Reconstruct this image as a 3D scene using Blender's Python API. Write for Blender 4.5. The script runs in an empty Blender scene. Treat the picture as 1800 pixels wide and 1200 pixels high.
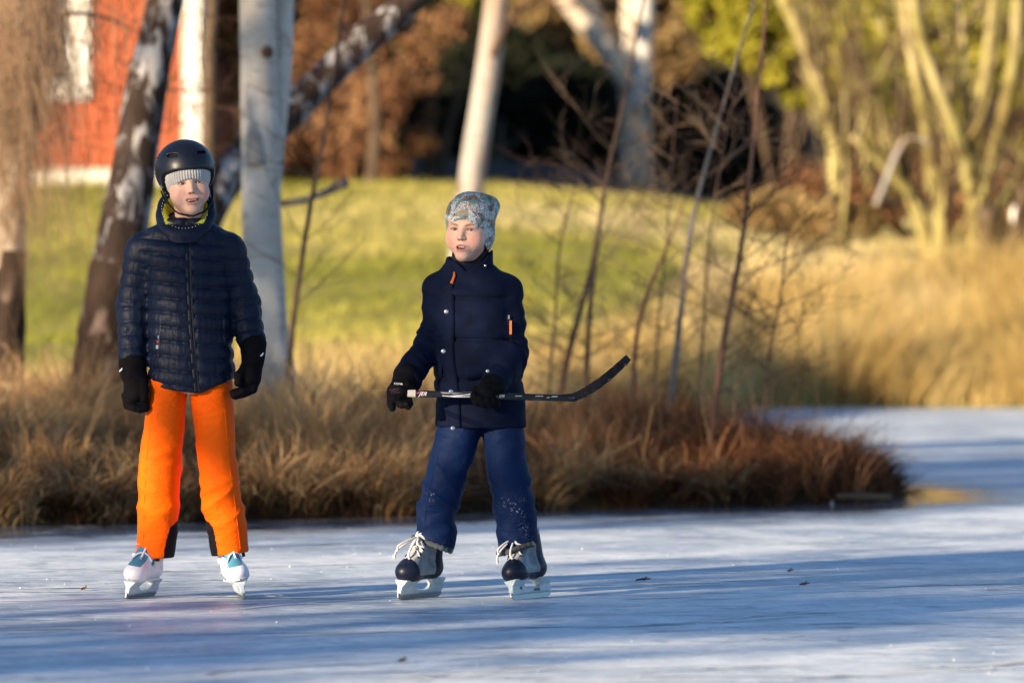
import bpy, math, random
import numpy as np
from mathutils import Vector, Matrix, Euler

# ------------------------------------------------------------------ camera, sky, sun, exposure
scene = bpy.context.scene
COL = scene.collection
FPX = 10000.0            # focal length in pixels of the 1800 px wide photograph (200 mm lens)
CAM_H = 1.15             # photographer's eye height above the ice
HORIZON = 475.0          # image row of the horizon
DIST = 20.0              # distance of the two skaters
cam_data = bpy.data.cameras.new('camera')
cam_data.sensor_width = 36.0
cam_data.lens = 200.0
cam_data.clip_start = 0.5
cam_data.clip_end = 2000.0
cam_data.dof.use_dof = True
cam_data.dof.focus_distance = 20.0
cam_data.dof.aperture_fstop = 2.9
cam_data.dof.aperture_blades = 0
camera = bpy.data.objects.new('camera', cam_data)
COL.objects.link(camera)
camera.location = (0, 0, CAM_H)
camera.rotation_euler = (math.radians(90) - math.atan((600 - HORIZON) / FPX), 0, 0)
scene.camera = camera

SUN_ELEV = math.radians(14.0)
SUN_AZ = (-0.72, -0.69)      # the sun stands low behind the camera's left shoulder
world = bpy.data.worlds.new('World')
scene.world = world
world.use_nodes = True
wn = world.node_tree
for n in list(wn.nodes): wn.nodes.remove(n)
sky = wn.nodes.new('ShaderNodeTexSky')
sky.sky_type = 'NISHITA'
sky.sun_disc = False
sky.sun_elevation = SUN_ELEV
sky.sun_rotation = math.atan2(SUN_AZ[0], SUN_AZ[1])
sky.air_density = 1.0
sky.dust_density = 0.2
sky.ozone_density = 3.6
bg = wn.nodes.new('ShaderNodeBackground')
bg.inputs['Strength'].default_value = 0.08
wo = wn.nodes.new('ShaderNodeOutputWorld')
wn.links.new(sky.outputs[0], bg.inputs['Color'])
wn.links.new(bg.outputs[0], wo.inputs['Surface'])

sun_data = bpy.data.lights.new('sun', 'SUN')
sun_data.energy = 5.0
sun_data.angle = math.radians(0.55)
sun_data.color = (1.0, 0.80, 0.55)
sun = bpy.data.objects.new('sun', sun_data)
COL.objects.link(sun)
_sd = Vector((SUN_AZ[0] * math.cos(SUN_ELEV), SUN_AZ[1] * math.cos(SUN_ELEV), math.sin(SUN_ELEV))).normalized()
sun.rotation_euler = _sd.to_track_quat('Z', 'Y').to_euler()
sun.location = (-30, -30, 20)

scene.render.engine = 'CYCLES'
scene.view_settings.view_transform = 'Standard'
scene.view_settings.look = 'None'
scene.view_settings.gamma = 1.0
scene.view_settings.use_curve_mapping = False
scene.view_settings.exposure = 1.38
scene.cycles.use_denoising = True
try:
    scene.cycles.denoiser = 'OPENIMAGEDENOISE'
except Exception:
    pass
scene.cycles.max_bounces = 6
scene.cycles.transparent_max_bounces = 8
scene.cycles.caustics_reflective = False
scene.cycles.caustics_refractive = False

random.seed(7)
rng = np.random.default_rng(11)

# ------------------------------------------------------------------ small helpers
def at(px, py, d):
    """point seen at pixel (px, py) of the 1800x1200 photograph, at depth d"""
    return Vector(((px - 900.0) / FPX * d, d, CAM_H + (HORIZON - py) / FPX * d))

def tag(o, label=None, cat=None, group=None, kind=None):
    if label: o['label'] = label
    if cat: o['category'] = cat
    if group: o['group'] = group
    if kind: o['kind'] = kind
    return o

def empty(name, loc=(0, 0, 0), rz=0.0):
    o = bpy.data.objects.new(name, None)
    o.empty_display_size = 0.1
    o.location = loc
    o.rotation_euler = (0, 0, rz)
    COL.objects.link(o)
    return o

def mesh_obj(name, verts, faces, mat=None, parent=None, smooth=True, attrs=None):
    me = bpy.data.meshes.new(name)
    verts = np.asarray(verts, dtype=np.float32).reshape(-1, 3)
    if isinstance(faces, np.ndarray):
        nf, k = faces.shape
        me.vertices.add(len(verts)); me.vertices.foreach_set('co', verts.ravel())
        me.loops.add(nf * k); me.loops.foreach_set('vertex_index', faces.astype(np.int32).ravel())
        me.polygons.add(nf)
        me.polygons.foreach_set('loop_start', np.arange(0, nf * k, k, dtype=np.int32))
        me.update(calc_edges=True)
    else:
        me.from_pydata(verts.tolist(), [], faces)
        me.update()
    if smooth:
        me.polygons.foreach_set('use_smooth', np.ones(len(me.polygons), dtype=bool))
    if attrs:
        for an, arr in attrs.items():
            arr = np.asarray(arr, dtype=np.float32)
            if arr.ndim == 1:
                a = me.attributes.new(an, 'FLOAT', 'POINT'); a.data.foreach_set('value', arr)
            else:
                if arr.shape[1] == 3: arr = np.hstack([arr, np.ones((len(arr), 1), np.float32)])
                a = me.attributes.new(an, 'FLOAT_COLOR', 'POINT'); a.data.foreach_set('color', arr.ravel())
    if mat: me.materials.append(mat)
    o = bpy.data.objects.new(name, me)
    COL.objects.link(o)
    if parent is not None: o.parent = parent
    return o

class MB:
    """collects vertices and faces for one mesh"""
    def __init__(s): s.v = []; s.f = []
    def add(s, vs, fs):
        b = len(s.v); s.v += [tuple(v) for v in vs]; s.f += [tuple(i + b for i in f) for f in fs]
    def box(s, c, d, M=None):
        hx, hy, hz = d[0] / 2, d[1] / 2, d[2] / 2
        vs = [Vector((c[0] + sx * hx, c[1] + sy * hy, c[2] + sz * hz)) for sx in (-1, 1) for sy in (-1, 1) for sz in (-1, 1)]
        if M is not None: vs = [M @ v for v in vs]
        s.add(vs, [(0, 1, 3, 2), (4, 6, 7, 5), (0, 4, 5, 1), (2, 3, 7, 6), (0, 2, 6, 4), (1, 5, 7, 3)])
    def tube(s, pts, rad, n=6, cap=True):
        pts = [Vector(p) for p in pts]
        if not hasattr(rad, '__len__'): rad = [rad] * len(pts)
        vs = []; up = Vector((0.13, 0.9, 0.31)).normalized()
        for i, p in enumerate(pts):
            t = (pts[min(i + 1, len(pts) - 1)] - pts[max(i - 1, 0)])
            if t.length < 1e-9: t = Vector((0, 0, 1))
            t.normalize()
            a = t.cross(up)
            if a.length < 0.05: a = t.cross(Vector((1, 0, 0)))
            a.normalize(); b = t.cross(a)
            for k in range(n):
                th = 2 * math.pi * k / n
                vs.append(p + (a * math.cos(th) + b * math.sin(th)) * rad[i])
        fs = []
        for i in range(len(pts) - 1):
            for k in range(n):
                fs.append((i * n + k, i * n + (k + 1) % n, (i + 1) * n + (k + 1) % n, (i + 1) * n + k))
        if cap:
            fs.append(tuple(range(n))); fs.append(tuple(reversed(range((len(pts) - 1) * n, len(pts) * n))))
        s.add(vs, fs)
    def build(s, name, mat, parent=None, smooth=False):
        return mesh_obj(name, np.array(s.v), s.f, mat, parent, smooth)

def spline(pts, n):
    """Catmull-Rom through pts, n samples"""
    pts = [np.array(p, float) for p in pts]
    P = [2 * pts[0] - pts[1]] + pts + [2 * pts[-1] - pts[-2]]
    out = []
    m = len(pts) - 1
    for i in range(n):
        u = i / (n - 1) * m
        k = min(int(u), m - 1); t = u - k
        p0, p1, p2, p3 = P[k], P[k + 1], P[k + 2], P[k + 3]
        out.append(0.5 * ((2 * p1) + (-p0 + p2) * t + (2 * p0 - 5 * p1 + 4 * p2 - p3) * t * t + (-p0 + 3 * p1 - 3 * p2 + p3) * t ** 3))
    return out

# ------------------------------------------------------------------ numpy noise
_LAT = np.random.default_rng(3).random((32, 32, 32)).astype(np.float32)
def vnoise(x, y, z, seed=0):
    x = np.asarray(x, np.float32) + seed * 7.31; y = np.asarray(y, np.float32) + seed * 3.17; z = np.asarray(z, np.float32) + seed * 5.73
    x, y, z = np.broadcast_arrays(x, y, z)
    xi = np.floor(x).astype(np.int32); yi = np.floor(y).astype(np.int32); zi = np.floor(z).astype(np.int32)
    fx = x - xi; fy = y - yi; fz = z - zi
    fx = fx * fx * (3 - 2 * fx); fy = fy * fy * (3 - 2 * fy); fz = fz * fz * (3 - 2 * fz)
    x0 = xi & 31; x1 = (xi + 1) & 31; y0 = yi & 31; y1 = (yi + 1) & 31; z0 = zi & 31; z1 = (zi + 1) & 31
    L = _LAT
    a = L[x0, y0, z0] * (1 - fx) + L[x1, y0, z0] * fx
    b = L[x0, y1, z0] * (1 - fx) + L[x1, y1, z0] * fx
    c = L[x0, y0, z1] * (1 - fx) + L[x1, y0, z1] * fx
    d = L[x0, y1, z1] * (1 - fx) + L[x1, y1, z1] * fx
    return (a * (1 - fy) + b * fy) * (1 - fz) + (c * (1 - fy) + d * fy) * fz

# ------------------------------------------------------------------ signed distance modelling
def smin(a, b, k):
    h = np.clip(0.5 + 0.5 * (b - a) / k, 0, 1)
    return b * (1 - h) + a * h - k * h * (1 - h)
def smax(a, b, k): return -smin(-a, -b, k)
def s_ell(x, y, z, c, r):
    px, py, pz = (x - c[0]) / r[0], (y - c[1]) / r[1], (z - c[2]) / r[2]
    k0 = np.sqrt(px * px + py * py + pz * pz)
    k1 = np.sqrt((px / r[0]) ** 2 + (py / r[1]) ** 2 + (pz / r[2]) ** 2)
    return k0 * (k0 - 1.0) / np.maximum(k1, 1e-6)
def s_cap(x, y, z, a, b, ra, rb):
    """tapered capsule; also returns the position along the axis (0..1)"""
    ax, ay, az = a; d = np.array(b, float) - np.array(a, float); L2 = float(d @ d)
    t = np.clip(((x - ax) * d[0] + (y - ay) * d[1] + (z - az) * d[2]) / L2, 0, 1)
    q = np.sqrt((x - ax - t * d[0]) ** 2 + (y - ay - t * d[1]) ** 2 + (z - az - t * d[2]) ** 2)
    return q - (ra + (rb - ra) * t), t
def s_box(x, y, z, c, h, r=0.0):
    qx, qy, qz = np.abs(x - c[0]) - h[0] + r, np.abs(y - c[1]) - h[1] + r, np.abs(z - c[2]) - h[2] + r
    o = np.sqrt(np.maximum(qx, 0) ** 2 + np.maximum(qy, 0) ** 2 + np.maximum(qz, 0) ** 2)
    return o + np.minimum(np.maximum(qx, np.maximum(qy, qz)), 0) - r
def s_loft(x, y, z, keys, e=2.3):
    """keys: rows (z, cx, cy, rx, ry); super-elliptic sections"""
    K = np.array(sorted(keys)); 
    cx = np.interp(z, K[:, 0], K[:, 1]); cy = np.interp(z, K[:, 0], K[:, 2])
    rx = np.interp(z, K[:, 0], K[:, 3]); ry = np.interp(z, K[:, 0], K[:, 4])
    k = ((np.abs(x - cx) / rx) ** e + (np.abs(y - cy) / ry) ** e) ** (1.0 / e)
    return (k - 1.0) * np.minimum(rx, ry)

def surface_nets(f, lo, hi, h):
    lo = np.array(lo, float); hi = np.array(hi, float)
    n = np.ceil((hi - lo) / h).astype(int) + 1
    xs = (lo[0] + h * np.arange(n[0])).astype(np.float32)[:, None, None]
    ys = (lo[1] + h * np.arange(n[1])).astype(np.float32)[None, :, None]
    zs = (lo[2] + h * np.arange(n[2])).astype(np.float32)[None, None, :]
    X, Y, Z = np.broadcast_arrays(xs, ys, zs)
    V = np.ascontiguousarray(f(X, Y, Z), dtype=np.float32)
    V[0] = V[-1] = 1; V[:, 0] = V[:, -1] = 1; V[:, :, 0] = V[:, :, -1] = 1
    S = V < 0
    m = [s - 1 for s in V.shape]
    cnt = np.zeros(m, np.int8)
    for dx in (0, 1):
        for dy in (0, 1):
            for dz in (0, 1):
                cnt += S[dx:dx + m[0], dy:dy + m[1], dz:dz + m[2]]
    act = (cnt > 0) & (cnt < 8)
    idx = -np.ones(m, np.int64)
    I, J, K = np.nonzero(act)
    idx[I, J, K] = np.arange(len(I))
    acc = np.zeros((len(I), 3)); num = np.zeros(len(I))
    cor = [(a, b, c) for a in (0, 1) for b in (0, 1) for c in (0, 1)]
    for p in cor:
        for ax in range(3):
            if p[ax]: continue
            q = list(p); q[ax] = 1
            v0 = V[I + p[0], J + p[1], K + p[2]]; v1 = V[I + q[0], J + q[1], K + q[2]]
            mk = (v0 < 0) != (v1 < 0)
            t = np.where(mk, v0 / np.where(np.abs(v0 - v1) < 1e-12, 1, v0 - v1), 0)
            pos = np.tile(np.array(p, float), (len(I), 1)); pos[:, ax] += t
            acc += pos * mk[:, None]; num += mk
    verts = (np.stack([I, J, K], 1) + acc / np.maximum(num, 1)[:, None]) * h + lo
    faces = []
    for ax in range(3):
        a1, a2 = (ax + 1) % 3, (ax + 2) % 3
        sl0 = [slice(0, None)] * 3; sl1 = [slice(0, None)] * 3
        sl0[ax] = slice(0, -1); sl1[ax] = slice(1, None)
        s0 = S[tuple(sl0)]; s1 = S[tuple(sl1)]
        E = np.argwhere(s0 != s1)
        E = E[(E[:, a1] > 0) & (E[:, a2] > 0) & (E[:, a1] < m[a1]) & (E[:, a2] < m[a2])]
        fl = s0[E[:, 0], E[:, 1], E[:, 2]]
        def cid(o1, o2):
            e = E.copy(); e[:, a1] -= o1; e[:, a2] -= o2
            return idx[e[:, 0], e[:, 1], e[:, 2]]
        q = np.stack([cid(1, 1), cid(0, 1), cid(0, 0), cid(1, 0)], 1)
        q[~fl] = q[~fl][:, ::-1]
        faces.append(q)
    F = np.concatenate(faces)
    F = F[(F >= 0).all(1)]
    return verts.astype(np.float32), F

def split_mesh(V, F, sel):
    """faces whose centre satisfies sel(centres) -> own mesh; returns the two (V, F) pairs (rest, picked)"""
    c = V[F].mean(1); m = sel(c)
    out = []
    for mm in (~m, m):
        f = F[mm]; u, inv = np.unique(f, return_inverse=True)
        out.append((V[u], inv.reshape(f.shape)))
    return out

# ------------------------------------------------------------------ materials
def new_mat(name):
    m = bpy.data.materials.new(name); m.use_nodes = True
    nt = m.node_tree
    b = nt.nodes.get('Principled BSDF')
    return m, nt, b
def N(nt, t, **kw):
    n = nt.nodes.new(t)
    for k, v in kw.items():
        if hasattr(n, k) and not k.startswith('in_'): setattr(n, k, v)
    return n
def ramp(nt, fac, stops, interp='LINEAR'):
    r = nt.nodes.new('ShaderNodeValToRGB'); r.color_ramp.interpolation = interp
    el = r.color_ramp.elements
    while len(el) > 1: el.remove(el[-1])
    el[0].position = stops[0][0]; el[0].color = (*stops[0][1], 1)
    for p, c in stops[1:]:
        e = el.new(p); e.color = (*c, 1)
    nt.links.new(fac, r.inputs[0])
    return r.outputs[0]
def coords(nt, scale=(1, 1, 1), kind='Object', rot=(0, 0, 0)):
    tc = nt.nodes.new('ShaderNodeTexCoord'); mp = nt.nodes.new('ShaderNodeMapping')
    mp.inputs['Scale'].default_value = scale; mp.inputs['Rotation'].default_value = rot
    nt.links.new(tc.outputs[kind], mp.inputs[0])
    return mp.outputs[0]
def noise(nt, vec, scale, detail=4, rough=0.55, dist=0.0):
    n = nt.nodes.new('ShaderNodeTexNoise')
    n.inputs['Scale'].default_value = scale; n.inputs['Detail'].default_value = detail
    n.inputs['Roughness'].default_value = rough; n.inputs['Distortion'].default_value = dist
    nt.links.new(vec, n.inputs['Vector'])
    return n.outputs['Fac']
def mixc(nt, fac, a, b, blend='MIX'):
    m = nt.nodes.new('ShaderNodeMix'); m.data_type = 'RGBA'; m.blend_type = blend
    for s, v in ((m.inputs[0], fac), (m.inputs[6], a), (m.inputs[7], b)):
        if hasattr(v, 'is_linked') or isinstance(v, bpy.types.NodeSocket): nt.links.new(v, s)
        elif isinstance(v, (int, float)): s.default_value = v
        else: s.default_value = (*v, 1)
    return m.outputs[2]
def math_n(nt, op, a, b=None, c=None):
    m = nt.nodes.new('ShaderNodeMath'); m.operation = op
    for i, v in enumerate((a, b, c)):
        if v is None: continue
        if isinstance(v, bpy.types.NodeSocket): nt.links.new(v, m.inputs[i])
        else: m.inputs[i].default_value = v
    return m.outputs[0]
def bump(nt, b, h, strength=0.3, dist=0.01):
    n = nt.nodes.new('ShaderNodeBump'); n.inputs['Strength'].default_value = strength; n.inputs['Distance'].default_value = dist
    nt.links.new(h, n.inputs['Height']); nt.links.new(n.outputs[0], b.inputs['Normal'])
def attr(nt, name, out='Color'):
    a = nt.nodes.new('ShaderNodeAttribute'); a.attribute_name = name
    return a.outputs[out]

def fabric(name, col, rough=0.6, sheen=0.0, var=0.12, weave=900, spec=0.35, bs=0.15):
    m, nt, b = new_mat(name)
    v = coords(nt)
    f = noise(nt, v, 14, 4)
    c2 = tuple(max(0, c * (1 - var * 2)) for c in col); c1 = tuple(min(1, c * (1 + var)) for c in col)
    nt.links.new(ramp(nt, f, [(0.3, c2), (0.7, c1)]), b.inputs['Base Color'])
    b.inputs['Roughness'].default_value = rough
    b.inputs['Specular IOR Level'].default_value = spec
    b.inputs['Sheen Weight'].default_value = sheen
    bump(nt, b, noise(nt, v, weave, 2), bs, 0.002)
    return m
def plain(name, col, rough=0.5, metal=0.0, spec=0.5, var=0.08, scale=40):
    m, nt, b = new_mat(name)
    f = noise(nt, coords(nt), scale, 4)
    nt.links.new(ramp(nt, f, [(0.3, tuple(c * (1 - var) for c in col)), (0.7, tuple(min(1, c * (1 + var)) for c in col))]), b.inputs['Base Color'])
    b.inputs['Roughness'].default_value = rough; b.inputs['Metallic'].default_value = metal
    b.inputs['Specular IOR Level'].default_value = spec
    return m

# ------------------------------------------------------------------ the lie of the land
_SX = np.array([-400, -60, -6, -2.3, -1.57, -0.53, 0.28, 1.11, 1.75, 1.95])
_SY = np.array([24.0, 24.5, 25.3, 25.6, 26.1, 26.7, 27.5, 27.7, 28.1, 29.0])
def island_depth(x, y):
    """how far a point lies inside the grassy spit (metres, negative = on the ice)"""
    front = y - np.interp(x, _SX, _SY) - 0.10 * (vnoise(x * 2.2, y * 0.0, 0 * x, 2) - 0.5)
    back = np.interp(x, [-400, -1.2, 0.0, 1.2, 1.95], [60, 50, 33.5, 31.2, 29.6]) - y
    side = 2.02 - x
    return np.minimum(np.minimum(front, back), side * 1.2)
def shore_y(x): return np.interp(x, [-400, -3, 0, 1.3, 2.0, 400], [33, 33, 36.0, 43.0, 47.6, 48.5])
def land_z(x, y):
    x = np.asarray(x, float); y = np.asarray(y, float)
    di = island_depth(x, y)
    zi = np.where(di > 0, 0.04 + 0.20 * np.clip(di / 1.6, 0, 1) ** 0.7, np.maximum(-0.5, di * 0.5))
    dl = y - shore_y(x)
    K = np.array([[-1, -0.5], [0, 0.03], [2, 0.28], [6, 0.62]])
    zl = np.interp(dl, K[:, 0], K[:, 1])
    far = np.interp(y, [40, 46, 53, 60, 66, 76, 95, 140, 400], [0.35, 0.78, 1.42, 2.02, 2.18, 2.75, 5.2, 15, 40])
    far = far - np.clip((y - 48) / 8, 0, 1) * 0.045 * np.clip(x + 0.8, 0, 4) ** 1.6
    t = np.clip((dl - 1.0) / 6.0, 0, 1)
    zl = np.where(dl > 1.0, zl * (1 - t) + np.maximum(far, zl) * t, zl)
    xw = np.clip((-13.0 - x) / 4.0, -1, 1)      # the near wooded bank on the left, outside the picture
    zb = np.where(xw > 0, 0.05 + 0.5 * xw, -0.5)
    z = np.maximum(np.maximum(zi, zl), zb)
    z = z + np.where(z > 0.02, 0.05 * (vnoise(x * 0.9, y * 0.9, 0 * x, 5) - 0.5), 0)
    return z

def land_mesh():
    xs = np.unique(np.concatenate([np.linspace(-400, -14, 40), np.linspace(-14, -5, 40), np.linspace(-5, 6, 140), np.linspace(6, 16, 40), np.linspace(16, 400, 40)]))
    ys = np.unique(np.concatenate([np.linspace(-80, 22, 30), np.linspace(22, 36, 150), np.linspace(36, 62, 120), np.linspace(62, 110, 70), np.linspace(110, 400, 30)]))
    X, Y = np.meshgrid(xs, ys, indexing='ij')
    Z = land_z(X, Y)
    V = np.stack([X, Y, Z], -1).reshape(-1, 3)
    ny = len(ys)
    i, j = np.meshgrid(np.arange(len(xs) - 1), np.arange(ny - 1), indexing='ij')
    a = (i * ny + j).ravel()
    F = np.stack([a, a + ny, a + ny + 1, a + 1], 1)
    return V, F

def ground_material():
    m, nt, b = new_mat('meadow_and_bank')
    v = coords(nt)
    g = ramp(nt, noise(nt, v, 0.55, 5, 0.6, 0.4), [(0.28, (0.15, 0.16, 0.03)), (0.45, (0.32, 0.29, 0.06)), (0.58, (0.46, 0.39, 0.12)), (0.75, (0.57, 0.46, 0.22))])
    fine = noise(nt, v, 9, 4, 0.7)
    g = mixc(nt, 0.5, g, ramp(nt, fine, [(0.3, (0.05, 0.07, 0.01)), (0.7, (0.28, 0.26, 0.06))]))
    soil = ramp(nt, noise(nt, v, 5, 6, 0.7), [(0.3, (0.022, 0.014, 0.009)), (0.7, (0.10, 0.066, 0.036))])
    litter = ramp(nt, noise(nt, v, 3, 6, 0.7), [(0.3, (0.03, 0.03, 0.03)), (0.7, (0.11, 0.10, 0.09))])
    sep = nt.nodes.new('ShaderNodeSeparateXYZ'); geo = nt.nodes.new('ShaderNodeNewGeometry')
    nt.links.new(geo.outputs['Position'], sep.inputs[0])
    y = sep.outputs[1]
    wob = math_n(nt, 'MULTIPLY_ADD', noise(nt, v, 0.5, 2), 3.0, -1.5)
    yy = math_n(nt, 'ADD', y, wob)
    f1 = nt.nodes.new('ShaderNodeMapRange'); f1.inputs[1].default_value = 34.5; f1.inputs[2].default_value = 37.5
    nt.links.new(yy, f1.inputs[0])
    f2 = nt.nodes.new('ShaderNodeMapRange'); f2.inputs[1].default_value = 62.0; f2.inputs[2].default_value = 65.0
    nt.links.new(yy, f2.inputs[0])
    c = mixc(nt, f1.outputs[0], soil, g)
    c = mixc(nt, f2.outputs[0], c, litter)
    nt.links.new(c, b.inputs['Base Color'])
    b.inputs['Roughness'].default_value = 0.95; b.inputs['Specular IOR Level'].default_value = 0.1
    bump(nt, b, noise(nt, v, 14, 5, 0.7), 0.9, 0.06)
    return m
V, F = land_mesh()
ground = mesh_obj('ground', V, F, ground_material()); tag(ground, 'rising meadow and grassy banks around the frozen pond', kind='structure')

# ------------------------------------------------------------------ ice
def ice_material():
    m, nt, b = new_mat('pond_ice')
    v = coords(nt)
    vs = coords(nt, (1.0, 0.55, 1.0), rot=(0, 0, math.radians(-14)))
    big = noise(nt, v, 0.42, 4, 0.55, 0.6)
    mid = noise(nt, vs, 2.4, 6, 0.62, 0.5)
    fine = noise(nt, vs, 17, 5, 0.7)
    s = math_n(nt, 'ADD', math_n(nt, 'MULTIPLY', big, 0.42), math_n(nt, 'ADD', math_n(nt, 'MULTIPLY', mid, 0.40), math_n(nt, 'MULTIPLY', fine, 0.22)))
    col = ramp(nt, s, [(0.36, (0.20, 0.27, 0.35)), (0.46, (0.38, 0.45, 0.53)), (0.54, (0.57, 0.63, 0.69)), (0.64, (0.80, 0.83, 0.86))])
    # clear dark ice with frozen-in leaf litter along the bank (attribute: metres from the bank)
    near = attr(nt, 'bank', 'Fac')
    wob = math_n(nt, 'MULTIPLY_ADD', noise(nt, vs, 1.3, 5, 0.65), 2.6, -1.3)
    nb = nt.nodes.new('ShaderNodeMapRange'); nb.inputs[1].default_value = 0.70; nb.inputs[2].default_value = 2.1; nb.inputs[3].default_value = 0.93; nb.inputs[4].default_value = 0.0
    nt.links.new(math_n(nt, 'ADD', near, wob), nb.inputs[0])
    dark = ramp(nt, noise(nt, vs, 3.2, 5, 0.65), [(0.3, (0.030, 0.030, 0.036)), (0.55, (0.10, 0.10, 0.115)), (0.75, (0.34, 0.34, 0.36))])
    col = mixc(nt, nb.outputs[0], col, dark)
    # faint rusty stains
    st = ramp(nt, noise(nt, vs, 1.7, 3, 0.5), [(0.66, (0, 0, 0)), (0.76, (1, 1, 1))])
    col = mixc(nt, math_n(nt, 'MULTIPLY', st, 0.30), col, (0.40, 0.25, 0.22))
    # skate marks: long thin streaks, pale and dark, in a few directions
    clear = math_n(nt, 'SUBTRACT', 1.0, math_n(nt, 'MULTIPLY', nb.outputs[0], 0.75))
    for k, (rz, sx, sy, lo, hi, c_, amt) in enumerate(((0.10, 4.5, 7, 0.54, 0.66, (0.93, 0.94, 0.95), 0.65), (-0.12, 2.4, 10, 0.57, 0.68, (0.93, 0.94, 0.95), 0.7), (0.3, 9.0, 9, 0.58, 0.68, (0.95, 0.95, 0.96), 0.75), (0.02, 3.2, 5, 0.55, 0.68, (0.13, 0.17, 0.22), 0.62), (-0.05, 10.0, 6, 0.60, 0.70, (0.14, 0.17, 0.21), 0.55), (0.0, 34.0, 7, 0.64, 0.71, (0.98, 0.98, 0.98), 0.9))):
        ln = ramp(nt, noise(nt, coords(nt, (sx, sy, 1), rot=(0, 0, rz)), 1.0, 8, 0.72, 0.3), [(lo, (0, 0, 0)), (hi, (1, 1, 1))])
        col = mixc(nt, math_n(nt, 'MULTIPLY', math_n(nt, 'MULTIPLY', ln, amt), clear), col, c_)
    nt.links.new(col, b.inputs['Base Color'])
    rr = ramp(nt, s, [(0.38, (0.36,) * 3), (0.62, (0.70,) * 3)])
    rr = mixc(nt, nb.outputs[0], rr, (0.09, 0.09, 0.09))
    nt.links.new(rr, b.inputs['Roughness'])
    b.inputs['IOR'].default_value = 1.31
    h = math_n(nt, 'ADD', math_n(nt, 'MULTIPLY', mid, 0.5), math_n(nt, 'ADD', math_n(nt, 'MULTIPLY', fine, 0.22), math_n(nt, 'MULTIPLY', noise(nt, v, 60, 3, 0.7), 0.05)))
    bump(nt, b, math_n(nt, 'MULTIPLY', h, math_n(nt, 'SUBTRACT', 1.02, nb.outputs[0])), 0.40, 0.014)
    return m
def ice_mesh():
    xs = np.unique(np.concatenate([np.linspace(-500, -8, 14), np.linspace(-8, 10, 120), np.linspace(10, 500, 14)]))
    ys = np.unique(np.concatenate([np.linspace(-200, 12, 10), np.linspace(12, 56, 170), np.linspace(56, 300, 8)]))
    X, Y = np.meshgrid(xs, ys, indexing='ij')
    V = np.stack([X, Y, 0 * X], -1).reshape(-1, 3)
    ny = len(ys)
    i, j = np.meshgrid(np.arange(len(xs) - 1), np.arange(ny - 1), indexing='ij')
    a = (i * ny + j).ravel()
    bank = np.clip(-island_depth(X, Y) * 0.9, 0, 30).ravel()
    bank = np.where((Y.ravel() > 36), 9.0, bank) + np.clip((X.ravel() - 1.9) * 1.4, 0, 3)
    return V, np.stack([a, a + ny, a + ny + 1, a + 1], 1), bank
V, F, bank = ice_mesh()
ice = mesh_obj('ice', V, F, ice_material(), attrs={'bank': bank}); tag(ice, 'scratched frosty ice of the frozen pond', kind='structure')

# ------------------------------------------------------------------ blades (grass, reeds, heather)
def blade_material(name, stops, trans=0.25):
    m, nt, b = new_mat(name)
    c = ramp(nt, attr(nt, 'tint', 'Fac'), stops)
    nt.links.new(c, b.inputs['Base Color'])
    b.inputs['Roughness'].default_value = 0.85; b.inputs['Specular IOR Level'].default_value = 0.12
    t = nt.nodes.new('ShaderNodeBsdfTranslucent'); nt.links.new(c, t.inputs[0])
    mx = nt.nodes.new('ShaderNodeMixShader'); mx.inputs[0].default_value = trans
    out = nt.nodes.get('Material Output')
    nt.links.new(b.outputs[0], mx.inputs[1]); nt.links.new(t.outputs[0], mx.inputs[2]); nt.links.new(mx.outputs[0], out.inputs[0])
    return m
def blades(base, height, lean, width, tint, seg=5, curl=1.6, kink=0.075):
    """base (n,3), height (n), lean (n,2) sideways reach of the tip, width (n) -> V, F, tint"""
    n = len(base)
    t = np.linspace(0, 1, seg + 1)[None, :, None]
    az = rng.random(n) * 2 * np.pi
    side = np.stack([np.cos(az), np.sin(az), 0 * az], 1)[:, None, :]
    L = np.concatenate([lean, np.zeros((n, 1))], 1)[:, None, :]
    P = base[:, None, :] + L * t ** curl
    drop = np.clip(np.linalg.norm(lean, axis=1) / np.maximum(height, 1e-3), 0, 1.6)[:, None]
    P[:, :, 2] += height[:, None] * (t[:, :, 0] - 0.42 * drop * t[:, :, 0] ** 2.6)
    jit = rng.normal(size=(n, seg + 1, 3)) * (height * kink)[:, None, None] * t
    P = P + np.cumsum(jit, axis=1) * np.array([1, 1, 0.5])
    w = width[:, None, None] * (1 - 0.85 * t)
    A = P - side * w * 0.5; B = P + side * w * 0.5
    V = np.stack([A, B], 2).reshape(-1, 3)
    k = np.arange(seg)
    b0 = (np.arange(n) * (seg + 1) * 2)[:, None] + (k * 2)[None, :]
    F = np.stack([b0, b0 + 1, b0 + 3, b0 + 2], -1).reshape(-1, 4)
    T = np.repeat(tint, (seg + 1) * 2)
    return V, F, T
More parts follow.
